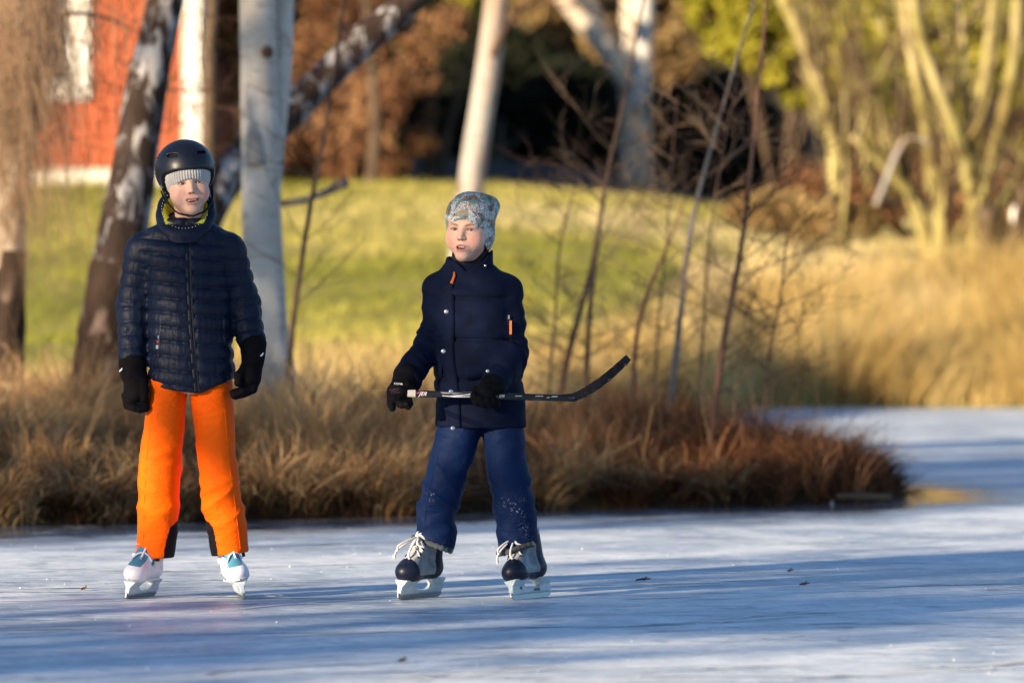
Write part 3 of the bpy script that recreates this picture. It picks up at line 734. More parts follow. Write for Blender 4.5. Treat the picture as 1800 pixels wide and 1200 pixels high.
# ------------------------------------------------------------------ red house
HD = 62.0
def build_house():
    x1 = (352 - 900) / FPX * HD; x0 = x1 - 9.0; zf = 1.15 + (475 - 340) / FPX * HD - 0.25; zb = CAM_H + (475 - 294) / FPX * HD
    ztop = zb + 2.25; y0, y1 = HD, HD + 8.0
    root = empty('red_house', ((x0 + x1) / 2, y0, zf)); tag(root, 'red boarded house with white trim and pale foundation wall', 'house')
    O = Vector(root.location)
    M_red = plain('falun_red_paint', (0.42, 0.105, 0.046), 0.8, spec=0.2, var=0.22, scale=3)
    M_wh = plain('white_trim_paint', (0.78, 0.75, 0.69), 0.6, var=0.05)
    M_fd = plain('limewashed_foundation', (0.66, 0.62, 0.55), 0.9, var=0.12, scale=2)
    M_rf = plain('dark_roof_tile', (0.05, 0.04, 0.04), 0.8)
    M_gl = plain('window_glass', (0.03, 0.035, 0.045), 0.08, spec=0.8)
    m = MB(); m.box(Vector(((x0 + x1) / 2, (y0 + y1) / 2 + .03, (zf + zb) / 2)) - O, (x1 - x0 - .06, y1 - y0, zb - zf)); m.build('foundation', M_fd, root)
    m = MB(); m.box(Vector(((x0 + x1) / 2, (y0 + y1) / 2 + .04, (zb + ztop) / 2 + .02)) - O, (x1 - x0 - .04, y1 - y0, ztop - zb)); wall = m.build('wall', M_red, root)
    # vertical boards with cover battens, one object each, sharing two meshes
    hb = ztop - zb
    mbd = MB(); mbd.box((0, 0, hb / 2), (0.165, 0.022, hb)); board = mbd.build('plank', M_red, wall)
    mbt = MB(); mbt.box((0, 0, hb / 2), (0.055, 0.026, hb)); batten = mbt.build('batten', M_red, wall)
    n = int((x1 - x0) / 0.19); r = random.Random(4)
    for i in range(n):
        xx = x1 - 0.24 - i * 0.19
        for src, dx, dy in ((board, 0, -0.010), (batten, 0.095, -0.026)):
            c = src if i == 0 else src.copy()
            if i: COL.objects.link(c); c.parent = wall
            c.location = Vector((xx + dx, y0 + dy + r.uniform(-.004, .004), zb)) - O
    m = MB(); m.box(Vector((x1 - 0.09, y0 - 0.045, (zb + ztop) / 2)) - O, (0.19, 0.05, hb + 0.1)); m.build('corner_board', M_wh, root)
    m = MB(); m.box(Vector((x1 + 0.015, y0 + 0.10, (zb + ztop) / 2)) - O, (0.05, 0.19, hb + 0.1)); m.build('corner_board', M_wh, root)
    # window: only its lower right corner shows between the twigs
    wx1 = (158 - 900) / FPX * HD; wzb = CAM_H + (475 - 176) / FPX * HD; ww, wh = 1.15, 1.45
    win = MB(); win.box(Vector((wx1 - ww / 2, y0 - 0.03, wzb + wh / 2)) - O, (ww - .1, 0.03, wh - .1)); win = win.build('window', M_gl, root)
    for nm, c, d in (('frame', (wx1 - .11, y0 - .065, wzb + wh / 2), (.22, .05, wh)), ('frame', (wx1 - ww + .11, y0 - .065, wzb + wh / 2), (.22, .05, wh)), ('sill', (wx1 - ww / 2, y0 - .075, wzb + .10), (ww - .004, .075, .20)), ('frame', (wx1 - ww / 2, y0 - .075, wzb + wh - .1), (ww - .004, .06, .18)), ('frame', (wx1 - ww / 2, y0 - .062, wzb + wh / 2), (.07, .03, wh - .4))):
        m = MB(); m.box(Vector(c) - O, d); m.build(nm, M_wh, win)
    m = MB(); xm = (y0 + y1) / 2
    a = [(x0 - .4, y0 - .5, ztop - .1), (x1 + .4, y0 - .5, ztop - .1), (x1 + .4, xm, ztop + 0.95), (x0 - .4, xm, ztop + 0.95), (x0 - .4, y1 + .5, ztop - .1), (x1 + .4, y1 + .5, ztop - .1)]
    a = [Vector(v) - O for v in a]; a += [v + Vector((0, 0, .18)) for v in a]
    m.add(a, [(0, 1, 2, 3), (3, 2, 5, 4), (6, 9, 8, 7), (9, 10, 11, 8), (0, 6, 7, 1), (4, 5, 11, 10), (0, 3, 9, 6), (3, 4, 10, 9), (1, 7, 8, 2), (2, 8, 11, 5)])
    m.build('roof', M_rf, root)
    for xe in (x0, x1 - .02):
        m = MB(); b_ = [Vector(v) - O for v in ((xe, y0, ztop - .02), (xe, y1, ztop - .02), (xe, xm, ztop + 0.8))]; m.add(b_ + [v + Vector((.03, 0, 0)) for v in b_], [(0, 1, 2), (3, 5, 4), (0, 3, 4, 1), (1, 4, 5, 2), (2, 5, 3, 0)])
        m.build('gable', M_red, root)
build_house()

# ------------------------------------------------------------------ shrubs, willows and far trees
def leaf_material(name, stops):
    return blade_material(name, stops, 0.3)
def leaf_cloud(centres, radii, count, size, seed, gaps=0.5):
    r = np.random.default_rng(seed)
    k = r.integers(0, len(centres), count * 3)
    u = r.normal(size=(count * 3, 3)); u /= np.linalg.norm(u, axis=1)[:, None]
    rad = r.random(count * 3) ** 0.45
    P = np.array(centres)[k] + u * rad[:, None] * np.array(radii)[k]
    dn = vnoise(P[:, 0] * 3.2, P[:, 1] * 3.2, P[:, 2] * 3.2, seed)
    P = P[dn > gaps * 0.95][:count]; n = len(P)
    a = r.normal(size=(n, 3)); a /= np.linalg.norm(a, axis=1)[:, None]
    b = r.normal(size=(n, 3)); b -= (a * b).sum(1)[:, None] * a; b /= np.linalg.norm(b, axis=1)[:, None]
    s = size * (0.5 + r.random(n))[:, None]
    V = np.stack([P - a * s, P + b * s * 0.5, P + a * s, P - b * s * 0.5], 1).reshape(-1, 3)
    F = np.arange(n * 4).reshape(-1, 4)
    T = np.repeat(np.clip(0.25 + 0.75 * vnoise(P[:, 0] * 2, P[:, 1] * 2, P[:, 2] * 2, seed + 4) + 0.3 * (r.random(n) - 0.5), 0, 1), 4)
    return V, F, T
M_rust_leaf = leaf_material('withered_beech_leaf', [(0, (0.05, 0.024, 0.014)), (0.5, (0.20, 0.095, 0.048)), (1, (0.38, 0.22, 0.11))])
M_green_leaf = leaf_material('sunlit_evergreen', [(0, (0.045, 0.05, 0.006)), (0.45, (0.19, 0.185, 0.018)), (0.75, (0.40, 0.36, 0.04)), (1, (0.55, 0.47, 0.10))])
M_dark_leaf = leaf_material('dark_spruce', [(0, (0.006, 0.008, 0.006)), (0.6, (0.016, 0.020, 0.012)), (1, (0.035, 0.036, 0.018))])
M_tan_leaf = leaf_material('tan_thicket', [(0, (0.08, 0.045, 0.018)), (0.5, (0.24, 0.15, 0.06)), (1, (0.42, 0.30, 0.13))])
def shrub(name, label, blobs, d, mat, count, size, seed, group, stems=5, stem_mat=None, gaps=0.5, cat='shrub'):
    """blobs: (px, py, half width px, half height px, depth offset)"""
    s = d / FPX
    C = [at(b[0], b[1], d + (b[4] if len(b) > 4 else 0)) for b in blobs]
    bx = sum(c.x for c in C) / len(C); by = d + 0.2
    base = Vector((bx, by, float(land_z(bx, by))))
    root = empty(name, base); tag(root, label, cat, group)
    R = [(b[2] * s, max(b[2], b[3]) * s * 0.8, b[3] * s) for b in blobs]
    V, F, T = leaf_cloud([tuple(c - base) for c in C], R, count, size, seed, gaps)
    mesh_obj('crown', V, F, mat, root, smooth=False, attrs={'tint': T})
    rnd = random.Random(seed)
    for i in range(stems):
        c = rnd.choice(C) - base
        e = c + Vector((rnd.uniform(-.3, .3), rnd.uniform(-.3, .3), rnd.uniform(0, .5)))
        limb('trunk' if i == 0 else 'stem', root, [(rnd.uniform(-.15, .15), 0, -0.15), (e.x * .4, e.y * .4, max(e.z * .45, .2)), (e.x, e.y, max(e.z, .5))], [0.05, 0.035, 0.015], stem_mat or M_brown_bark, seed + i, n=7, steps=12)
    return root
G1 = 'shrubs behind the meadow'
shrub('beech_thicket', 'rust brown leafy thicket right of the red house wall', [(420, 190, 80, 150), (560, 190, 110, 130), (540, 40, 130, 90), (490, 280, 90, 60), (640, 250, 80, 70), (520, -30, 140, 60), (400, 40, 80, 90)], 63.0, M_rust_leaf, 8000, 0.05, 201, G1, 22, gaps=0.56)
shrub('beech_thicket', 'rust brown thicket left of the warm lit meadow birch', [(660, 220, 100, 100), (705, 140, 80, 120), (640, 90, 110, 100), (620, 300, 90, 30), (720, 260, 50, 50), (640, -10, 120, 70), (760, 30, 80, 80)], 62.0, M_rust_leaf, 7500, 0.05, 202, G1, 22, gaps=0.56)
shrub('yew_bush', 'olive green bush top above the rust thicket', [(770, 20, 90, 50), (690, -20, 90, 50), (840, -10, 70, 60)], 66.0, M_green_leaf, 4200, 0.06, 203, G1, 4)
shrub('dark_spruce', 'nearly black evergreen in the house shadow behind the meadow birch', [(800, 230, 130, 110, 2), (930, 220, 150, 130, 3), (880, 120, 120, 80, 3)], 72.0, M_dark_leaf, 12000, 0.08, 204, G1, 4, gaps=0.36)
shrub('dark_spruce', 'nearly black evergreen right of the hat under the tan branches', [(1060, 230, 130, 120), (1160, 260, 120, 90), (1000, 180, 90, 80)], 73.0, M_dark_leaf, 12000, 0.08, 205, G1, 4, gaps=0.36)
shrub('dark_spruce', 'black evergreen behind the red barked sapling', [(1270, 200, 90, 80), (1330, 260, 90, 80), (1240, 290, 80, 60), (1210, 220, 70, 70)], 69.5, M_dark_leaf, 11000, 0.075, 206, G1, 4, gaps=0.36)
shrub('hazel_thicket', 'tan sunlit twiggy thicket behind the white forked birch', [(980, 50, 120, 80), (1150, 60, 130, 110), (1200, 150, 80, 90), (930, 0, 120, 60), (1180, -20, 120, 60)], 78.0, M_tan_leaf, 11000, 0.10, 207, G1, 7, gaps=0.44)
shrub('yew_bush', 'bright yellow green bush above the black evergreen at right', [(1340, 50, 110, 80), (1410, 130, 80, 60), (1280, 0, 80, 70), (1450, 20, 100, 80)], 64.0, M_green_leaf, 10000, 0.085, 208, G1, 6, gaps=0.42)
shrub('yew_bush', 'olive green bush behind the mossy willow stems at far right', [(1560, 90, 120, 120), (1680, 60, 110, 110), (1790, 70, 80, 110), (1600, 220, 100, 80), (1860, 200, 80, 160)], 62.0, M_green_leaf, 11000, 0.085, 209, G1, 6, gaps=0.46)
shrub('bramble_thicket', 'reddish bramble thicket low behind the reeds', [(1440, 320, 70, 45), (1560, 330, 110, 70), (1700, 330, 120, 90), (1800, 300, 90, 110)], 58.0, M_rust_leaf, 8000, 0.05, 210, G1, 6, gaps=0.47)
shrub('bramble_thicket', 'low tan bramble heap on the bank between the birch and scrub', [(1360, 370, 90, 40), (1460, 390, 100, 45)], 55.0, M_tan_leaf, 4000, 0.045, 211, G1, 5, gaps=0.46)
# the dense wood closing the view further up the slope: one mass
Cw = []; Rw = []
for i in range(70):
    xx = -26 + 52 * (i % 35) / 34 + rr.uniform(-.8, .8); yy = (88 if i < 35 else 98) + rr.uniform(-2, 2)
    z0 = float(land_z(xx, yy)); Cw.append((xx, yy, z0 + 3.2)); Rw.append((1.5, 1.5, 3.6))
V, F, T = leaf_cloud(Cw, Rw, 60000, 0.16, 301, 0.3)
o = mesh_obj('far_wood', V, F, leaf_material('far_wood_leaf', [(0, (0.03, 0.028, 0.010)), (0.5, (0.16, 0.125, 0.04)), (1, (0.34, 0.27, 0.09))]), smooth=False, attrs={'tint': T})
tag(o, 'dense brown wood closing the view behind everything', 'wood', kind='stuff')

tree('alder_tree', 'slim tan trunk standing in the rust thicket under the slanting birch', px_path([(652, 330), (660, 220), (652, 100), (640, -50)], 60.6), [.07, .062, .055, .05], M_brown_bark, 'tree', None, 500, n=10)

# white forked birch in the background
r, b, p = tree('birch_tree', 'bright white forked birch high in the background shade', px_path([(1118, 330), (1116, 200), (1112, 100), (1118, -60)], 68.0), [0.20, 0.17, 0.16, 0.15], M_birch_lit, seed=91)
limb('stem', r, local(px_path([(1108, 150), (1060, 80), (1010, 20), (960, -40)], 67.8), b), [0.13, 0.12, 0.11, 0.10], M_birch_lit, 92)
limb('stem', r, local(px_path([(1100, 120), (1040, 20), (1000, -50)], 68.1), b), [0.10, 0.10, 0.09], M_birch_lit, 93)
limb('stem', r, local(px_path([(1122, 190), (1132, 90), (1135, -60)], 67.7), b), [0.12, 0.10, 0.10], M_birch_white, 94)
# mossy willows at right: one stool of stems each
def willow(label, stems, d, seed, mat=None, extra=20):
    base = at(stems[0][0][0], stems[0][0][1], d); bz = float(land_z(base.x, d)); root = empty('willow_tree', (base.x, d, bz)); tag(root, label, 'tree', 'mossy willows behind the reeds')
    O = Vector(root.location)
    for i, (rows) in enumerate(stems):
        w = rows[-1]; rows = rows[:-1]; dd = random.Random(seed + i).uniform(-.5, .5)
        path = px_path(rows, d + (0 if i == 0 else dd * .3), dd)
        if i == 0: path = rooted(path)
        k = len(path); rad = [w / FPX * d * (1.1 - 0.4 * j / (k - 1)) for j in range(k)]
        limb('trunk' if i == 0 else 'stem', root, local(path, O), rad, mat or M_moss_bark, seed + i, n=12, steps=20)
    rnd = random.Random(seed + 50)
    for i in range(extra):
        rows = rnd.choice(stems)[:-1]; a = rows[rnd.randint(0, len(rows) - 2)]; dx = rnd.uniform(-110, 110)
        path = px_path([(a[0], a[1]), (a[0] + dx * .45 + rnd.uniform(-10, 10), a[1] - rnd.uniform(70, 120)), (a[0] + dx + rnd.uniform(-15, 15), a[1] - rnd.uniform(190, 330))], d + rnd.uniform(-.4, .6), rnd.uniform(-.5, .8))
        limb('stem', root, local(path, O), [rnd.uniform(.014, .032), .018, .007], mat or rnd.choice((M_moss_bark, M_moss_bark, M_brown_bark)), seed + 60 + i, n=7, steps=12)
    mb = MB(); mb2 = MB(); rnd = random.Random(seed)
    for i in range(48 if extra else 20):
        rows = rnd.choice(stems)[:-1]; a = rnd.choice(rows[1:])
        twig_spray(mb if i % 3 else mb2, at(a[0] + rnd.uniform(-20, 20), a[1] + rnd.uniform(-30, 30), d) - O, Vector((rnd.uniform(-.7, .7), rnd.uniform(-.5, .5), 1)), rnd.uniform(.6, 1.3), 0.012, 0, 0, 4, rnd)
    o = mb.build('twigs', M_twig, root); o['kind'] = 'stuff'
    o = mb2.build('twigs', M_moss_bark, root); o['kind'] = 'stuff'
    return root
willow('mossy willow with one upright trunk and a slanting limb behind the reeds', [[(1478, 420), (1474, 340), (1462, 230), (1430, 120), (1372, -10), 15], [(1462, 240), (1520, 300), (1570, 350), 12]], 55.0, 401)
willow('pair of slanting mossy willow stems in the middle of the right bank', [[(1640, 470), (1612, 370), (1570, 270), (1530, 170), (1486, 90), 13], [(1600, 340), (1560, 300), (1500, 240), 9], [(1655, 420), (1640, 320), (1625, 210), (1600, 80), (1590, -20), 11]], 54.5, 402)
willow('many stemmed mossy willow stool near the right edge', [[(1715, 470), (1712, 330), (1722, 200), (1740, 60), (1745, -40), 13], [(1708, 340), (1690, 260), (1650, 160), (1615, 60), (1600, -30), 12], [(1725, 360), (1752, 250), (1780, 120), (1790, -30), 11], [(1712, 300), (1700, 180), (1690, 60), (1680, -40), 9], [(1735, 400), (1790, 300), (1850, 180), 11], [(1650, 460), (1655, 380), (1645, 300), 14]], 53.5, 403)
willow('dark brown decayed stump under the willow stool at right', [[(1745, 480), (1742, 430), (1735, 370), 26], [(1760, 470), (1790, 400), (1800, 330), 14]], 53.2, 404, M_brown_bark, 0)
o = limb('dead_branch', None, px_path([(1540, 360), (1556, 320), (1572, 280), (1590, 247), (1612, 243), (1634, 252)], 53.8), [0.026, 0.028, 0.026, 0.023, 0.020, 0.017], M_birch_mead, 411, n=10); tag(o, 'bleached bent dead branch leaning among the willow stems', 'branch')
o = limb('float', None, [tuple(at(1783, 362, 52.8)), tuple(at(1783, 370, 52.8)), tuple(at(1783, 380, 52.8)), tuple(at(1783, 388, 52.8)), tuple(at(1783, 394, 52.8))], [0.008, 0.026, 0.032, 0.026, 0.008], plain('white_plastic', (0.8, 0.8, 0.78), 0.4), 0, n=14, rough=0.0, steps=14)
tag(o, 'small white oval object hanging in the bush at the right edge', 'float')

# wood on the near bank, left of the photographer, whose shade falls across the ice in bands
def near_wood():
    Vs, Fs, Ts = [], [], []; nb = 0; r = np.random.default_rng(77)
    # (c = depth minus x of the shade band, half width across the band, leaf count, height of crown centre, half height)
    for c, hw, cnt, zc, hz in NEAR_CROWNS:
        L = 26.0; cx, cy = -L * 0.722, c - L * 0.722 * 0.958
        u = r.normal(size=(cnt, 3)); u /= np.linalg.norm(u, axis=1)[:, None]; rad = r.random(cnt) ** 0.4
        P = np.array([cx, cy, zc]) + u * rad[:, None] * np.array([hw, hw, hz])
        a = r.normal(size=(cnt, 3)); a /= np.linalg.norm(a, axis=1)[:, None]
        b = r.normal(size=(cnt, 3)); b -= (a * b).sum(1)[:, None] * a; b /= np.linalg.norm(b, axis=1)[:, None]
        s = 0.16 * (0.5 + r.random(cnt))[:, None]
        V = np.stack([P - a * s, P + b * s * .5, P + a * s, P - b * s * .5], 1).reshape(-1, 3)
        Vs.append(V); Fs.append(np.arange(cnt * 4).reshape(-1, 4) + nb); nb += cnt * 4; Ts.append(np.repeat(r.random(cnt), 4))
        tv, tf = trunk_mesh([(cx, cy, -0.2), (cx, cy, zc * .5), (cx, cy, zc + hz * .6)], [0.2, 0.16, 0.06], 8, 0.05, 5, 10)
        tf = np.array([f for f in tf if len(f) == 4]); Vs.append(tv); Fs.append(tf + nb); nb += len(tv); Ts.append(np.full(len(tv), 0.1))
    o = mesh_obj('near_wood', np.concatenate(Vs), np.concatenate(Fs), M_dark_leaf, smooth=False, attrs={'tint': np.concatenate(Ts)})
    tag(o, 'wood on the near bank whose shade falls across the ice', 'wood', kind='stuff')
NEAR_CROWNS = [(17.9, 1.30, 1300, 8.0, 4.2), (18.9, 0.7, 200, 5.6, 2.2), (20.5, 1.10, 500, 7.4, 4.0), (26.6, 1.7, 920, 7.5, 4.0), (29.2, 1.8, 960, 7.5, 3.8), (31.4, 1.5, 680, 7.0, 3.2)]
near_wood()

M_snow = plain('ice_shavings', (0.70, 0.72, 0.75), 0.8, spec=0.1, var=0.1)
def ice_traces():
    r = np.random.default_rng(5); V = []; F = []; b0 = 0
    for i in range(460):
        y = 14.5 + 11.5 * r.random(); x = (r.random() - 0.5) * 0.2 * y; a = r.normal() * 0.35 + (0.5 if i % 3 else 0); L = 0.15 + 1.6 * r.random() ** 2; cu = r.normal() * 0.25
        n = 12; t = np.linspace(-.5, .5, n); px = x + L * t * math.cos(a) - cu * L * t * t * math.sin(a); py = y + L * t * math.sin(a) + cu * L * t * t
        ok = (island_depth(px, py) < -0.25).all()
        if not ok: continue
        w = (0.003 + 0.014 * r.random() ** 2.5) * (1 - (2 * np.abs(t)) ** 3) * (0.5 + r.random(n)) + 0.0012
        V.append(np.stack([np.concatenate([px, px]), np.concatenate([py - w, py + w]), np.full(2 * n, 0.004)], 1))
        k = np.arange(n - 1); F.append(np.stack([k, k + 1, k + 1 + n, k + n], 1) + b0); b0 += 2 * n
    o = mesh_obj('skate_marks', np.concatenate(V), np.concatenate(F), M_snow, smooth=False); tag(o, 'fine white skate marks scored into the ice', 'marks', kind='stuff')
    V = []; F = []; n = 420
    y = 14.5 + 11.0 * r.random(n); x = (r.random(n) - 0.5) * 0.2 * y; s = 0.0010 + 0.0040 * r.random(n) ** 3
    k = island_depth(x, y) < -0.1; x, y, s = x[k], y[k], s[k]; n = len(x)
    base = np.array([(-1, -1, 0), (1, -1, 0), (1, 1, 0), (-1, 1, 0), (-.5, -.4, .9), (.6, -.5, .8), (.4, .5, 1.0), (-.5, .6, .7)])
    P = np.stack([x, y, 0 * x + .001], 1)[:, None, :] + base[None] * s[:, None, None] * (0.7 + 0.6 * r.random((n, 8, 3)))
    fq = np.array([(0, 1, 5, 4), (1, 2, 6, 5), (2, 3, 7, 6), (3, 0, 4, 7), (4, 5, 6, 7)])
    o = mesh_obj('ice_crumbs', P.reshape(-1, 3), (fq[None] + (np.arange(n) * 8)[:, None, None]).reshape(-1, 4), M_snow, smooth=False); tag(o, 'crumbs of ice and snow scattered over the pond', 'crumbs', kind='stuff')
ice_traces()

# ------------------------------------------------------------------ the two skaters
# one pixel of the photograph is 2 mm at the skaters' distance; each has a local frame: x right, y away, z up from the ice
def frame_a(px, py, y=0.0): return ((px - 330) / 500.0, y, (1050 - py) / 500.0)
def frame_b(px, py, y=0.0): return ((px - 830) / 500.0, y, (1054 - py) / 500.0)
def keys(fr, rows): return [(fr(0, r[0])[2], fr(r[1], 0)[0], r[3], r[2] / 500.0, r[4]) for r in rows]   # rows: py, px centre, half width px, cy, ry

def head_sdf(x, y, z, mouth):
    d = s_ell(x, y, z, (0, 0.012, 0.030), (0.073, 0.091, 0.080))
    j, _ = s_cap(x, y, z, (0, -0.022, -0.012), (0, -0.050, -0.082), 0.060, 0.030)
    d = smin(d, j, 0.035)
    d = smin(d, s_ell(x, y, z, (0, -0.010, -0.045), (0.058, 0.062, 0.048)), 0.03)
    ax = np.abs(x)
    d = smin(d, s_ell(ax, y, z, (0.037, -0.046, -0.038), (0.029, 0.029, 0.030)), 0.028)      # cheeks
    d = smin(d, s_ell(x, y, z, (0, -0.070, -0.092), (0.020, 0.016, 0.015)), 0.02)             # chin
    d = smin(d, s_ell(ax, y, z, (0.026, -0.068, 0.020), (0.024, 0.012, 0.008)), 0.018)        # brow ridge
    d = smax(d, -s_ell(ax, y, z, (0.031, -0.094, 0.001), (0.018, 0.016, 0.010)), 0.016)       # eye sockets
    d = smin(d, s_ell(ax, y, z, (0.030, -0.0635, 0.001), (0.0165, 0.0145, 0.0125)), 0.006)    # lids over the eyeballs
    d = smax(d, -s_ell(ax, y, z, (0.030, -0.080, 0.0), (0.0120, 0.011, 0.0031)), 0.0025)       # eye slits
    n, _ = s_cap(x, y, z, (0, -0.079, 0.002), (0, -0.0955, -0.0265), 0.0070, 0.0095)
    d = smin(d, n, 0.014)
    d = smin(d, s_ell(ax, y, z, (0.0098, -0.087, -0.0295), (0.0065, 0.008, 0.0058)), 0.007)    # nostril wings
    d = smax(d, -s_ell(ax, y, z, (0.0050, -0.094, -0.0350), (0.0032, 0.006, 0.0026)), 0.003)
    # lips and mouth
    w, o, cv = mouth
    z = z - cv * (x / w) ** 2
    d = smin(d, s_ell(x, y, z, (0, -0.0760, -0.062), (0.021, 0.013, 0.018)), 0.016)
    d = smin(d, s_ell(x, y, z, (0, -0.0875, -0.0568 + o * 0.10), (w * 0.92, 0.0080, 0.0036)), 0.005)
    d = smin(d, s_ell(x, y, z, (0, -0.0865, -0.0680 - o * 0.6), (w * 0.80, 0.0085, 0.0052)), 0.005)
    d = smax(d, -s_ell(x, y, z, (0, -0.092, -0.0615 - o * 0.25), (w * 0.86, 0.019, o)), 0.003)
    z = z + cv * (x / w) ** 2
    nk, _ = s_cap(x, y, z, (0, 0.018, -0.07), (0, 0.035, -0.20), 0.050, 0.054)
    d = smin(d, nk, 0.025)
    return d

def skin_material():
    m, nt, b = new_mat('skin')
    c = attr(nt, 'paint')
    f = noise(nt, coords(nt), 60, 4)
    c = mixc(nt, 0.25, c, ramp(nt, f, [(0.3, (0.42, 0.20, 0.14)), (0.7, (0.66, 0.42, 0.32))]))
    nt.links.new(c, b.inputs['Base Color'])
    b.inputs['Roughness'].default_value = 0.5; b.inputs['Specular IOR Level'].default_value = 0.35
    b.inputs['Subsurface Weight'].default_value = 0.15; b.inputs['Subsurface Radius'].default_value = (0.012, 0.005, 0.003)
    b.inputs['Subsurface Scale'].default_value = 0.5
    bump(nt, b, noise(nt, coords(nt), 700, 2), 0.06, 0.001)
    return m
M_skin = skin_material()
M_eye = plain('eye_white', (0.42, 0.40, 0.39), 0.15, var=0.04)
M_iris = plain('iris', (0.035, 0.045, 0.06), 0.1)
M_teeth = plain('teeth', (0.85, 0.80, 0.70), 0.3, var=0.05)
M_mouth = plain('mouth_inside', (0.10, 0.02, 0.02), 0.5)

def rot_head(yaw, pitch, roll): return Matrix.Rotation(math.radians(roll), 4, 'Y') @ Matrix.Rotation(math.radians(yaw), 4, 'Z') @ Matrix.Rotation(math.radians(pitch), 4, 'X')
def xf(V, M):
    A = np.array(M); return V @ A[:3, :3].T + A[:3, 3]
def gauss(c, p, s): return np.exp(-(((c - np.array(p)) / np.array(s)) ** 2).sum(1))

def make_head(parent, M, mouth, brow, brow_col, gaze, blush, warm=0.0):
    V, F = surface_nets(lambda x, y, z: head_sdf(x, y, z, mouth), (-0.085, -0.118, -0.20), (0.085, 0.115, 0.118), 0.0017)
    col = np.tile(np.array([0.61, 0.37, 0.275]), (len(V), 1))
    ax = V.copy(); ax[:, 0] = np.abs(ax[:, 0])
    def mixin(w, c):
        w = np.clip(w, 0, 1)[:, None]; col[:] = col * (1 - w) + np.array(c) * w
    mixin(blush * gauss(ax, (0.042, -0.06, -0.034), (0.020, 0.05, 0.020)), (0.66, 0.19, 0.165))
    mixin(0.30 * gauss(V, (0, -0.10, -0.030), (0.012, 0.02, 0.012)), (0.66, 0.28, 0.24))
    mixin(0.25 * gauss(V, (0, -0.07, -0.09), (0.02, 0.03, 0.012)), (0.62, 0.30, 0.26))
    w, o, cv = mouth
    vz = V[:, 2] - cv * (V[:, 0] / w) ** 2
    zz = (vz + 0.062 + o * 0.2)
    lip = ((V[:, 0] / (w * 1.02)) ** 2 + (zz / (0.0082 + o * 0.70)) ** 2 < 1) & (V[:, 1] < -0.06)
    mixin(lip * 0.9, (0.50, 0.13, 0.12))
    ins = ((V[:, 0] / (w * 0.84)) ** 2 + ((vz + 0.0615 + o * 0.25) / (o * 0.95)) ** 2 < 1) & (V[:, 1] < -0.03) & (V[:, 1] > -0.0865)
    mixin(ins * 1.0, (0.06, 0.012, 0.012))
    # brows: tilted soft bars
    bz = 0.0185 + brow * (ax[:, 0] - 0.028)
    bw = np.exp(-((V[:, 2] - bz) / 0.0036) ** 2) * np.clip(1 - ((ax[:, 0] - 0.029) / 0.019) ** 4, 0, 1) * (V[:, 1] < -0.045)
    mixin(np.clip(bw * 1.3, 0, 1), brow_col)
    # lash line and darker lids round the slits
    e = ((ax[:, 0] - 0.030) / 0.0160) ** 2 + ((V[:, 2] - 0.0020) / 0.0066) ** 2
    mixin(np.clip(1.35 - e, 0, 1) * (V[:, 1] < -0.05) * 0.95, (0.060, 0.028, 0.022))
    nos = gauss(ax, (0.0052, -0.091, -0.0355), (0.0042, 0.012, 0.0034)); mixin(nos * 1.1, (0.16, 0.05, 0.04))
    body = mesh_obj('head', xf(V, M), F, M_skin, parent, attrs={'paint': col})
    for s in (-1, 1):
        def ball(c, r, nm, mat, par):
            vs = []; fs = []; n, mlat = 14, 9
            for i in range(mlat + 1):
                th = math.pi * i / mlat
                for k in range(n): vs.append((c[0] + r[0] * math.sin(th) * math.cos(2 * math.pi * k / n), c[1] + r[1] * math.cos(th), c[2] + r[2] * math.sin(th) * math.sin(2 * math.pi * k / n)))
            for i in range(mlat):
                for k in range(n): fs.append((i * n + k, i * n + (k + 1) % n, (i + 1) * n + (k + 1) % n, (i + 1) * n + k))
            return mesh_obj(nm, xf(np.array(vs), M), fs, mat, par)
        eye = ball((s * 0.030, -0.0640, 0.0), (0.0122, 0.0122, 0.0122), 'eye', M_eye, body)
        ball((s * 0.030 + gaze * 0.0035, -0.0738, 0.0002), (0.0060, 0.0028, 0.0060), 'iris', M_iris, body)
    tv, tf = surface_nets(lambda x, y, z: s_box(x, y, z, (0, -0.0790, -0.0585 - o * 0.15), (w * 0.62, 0.0045, 0.0036), 0.003), (-0.03, -0.09, -0.07), (0.03, -0.06, -0.045), 0.0016)
    mesh_obj('teeth', xf(tv, M), tf, M_teeth, body)
    return body

# ---- gloves
def glove_sdf(x, y, z, palm, fingers, cuff):
    d = None
    for a, b, r0, r1 in palm:
        q, _ = s_cap(x, y, z, a, b, r0, r1); d = q if d is None else smin(d, q, 0.018)
    for ch in fingers:
        f = None
        for i in range(len(ch) - 2):
            q, _ = s_cap(x, y, z, ch[i], ch[i + 1], ch[-1] * (1.04 - 0.05 * i), ch[-1] * (0.99 - 0.05 * i)); f = q if f is None else smin(f, q, 0.004)
        d = smin(d, f, 0.006)
    if cuff:
        q, t = s_cap(x, y, z, cuff[0], cuff[1], cuff[2], cuff[3]); d = smin(d, q, 0.008)
    return d - 0.0025 * (vnoise(x * 60, y * 60, z * 60, 3) - 0.5)
def glove(parent, palm, fingers, cuff, mat):
    pts = np.array([p for a, b, r0, r1 in palm for p in (a, b)] + [p for ch in fingers for p in ch[:-1]] + ([cuff[0], cuff[1]] if cuff else []))
    lo = pts.min(0) - 0.06; hi = pts.max(0) + 0.06
    V, F = surface_nets(lambda x, y, z: glove_sdf(x, y, z, palm, fingers, cuff), lo, hi, 0.0026)
    return mesh_obj('glove', V, F, mat, parent)

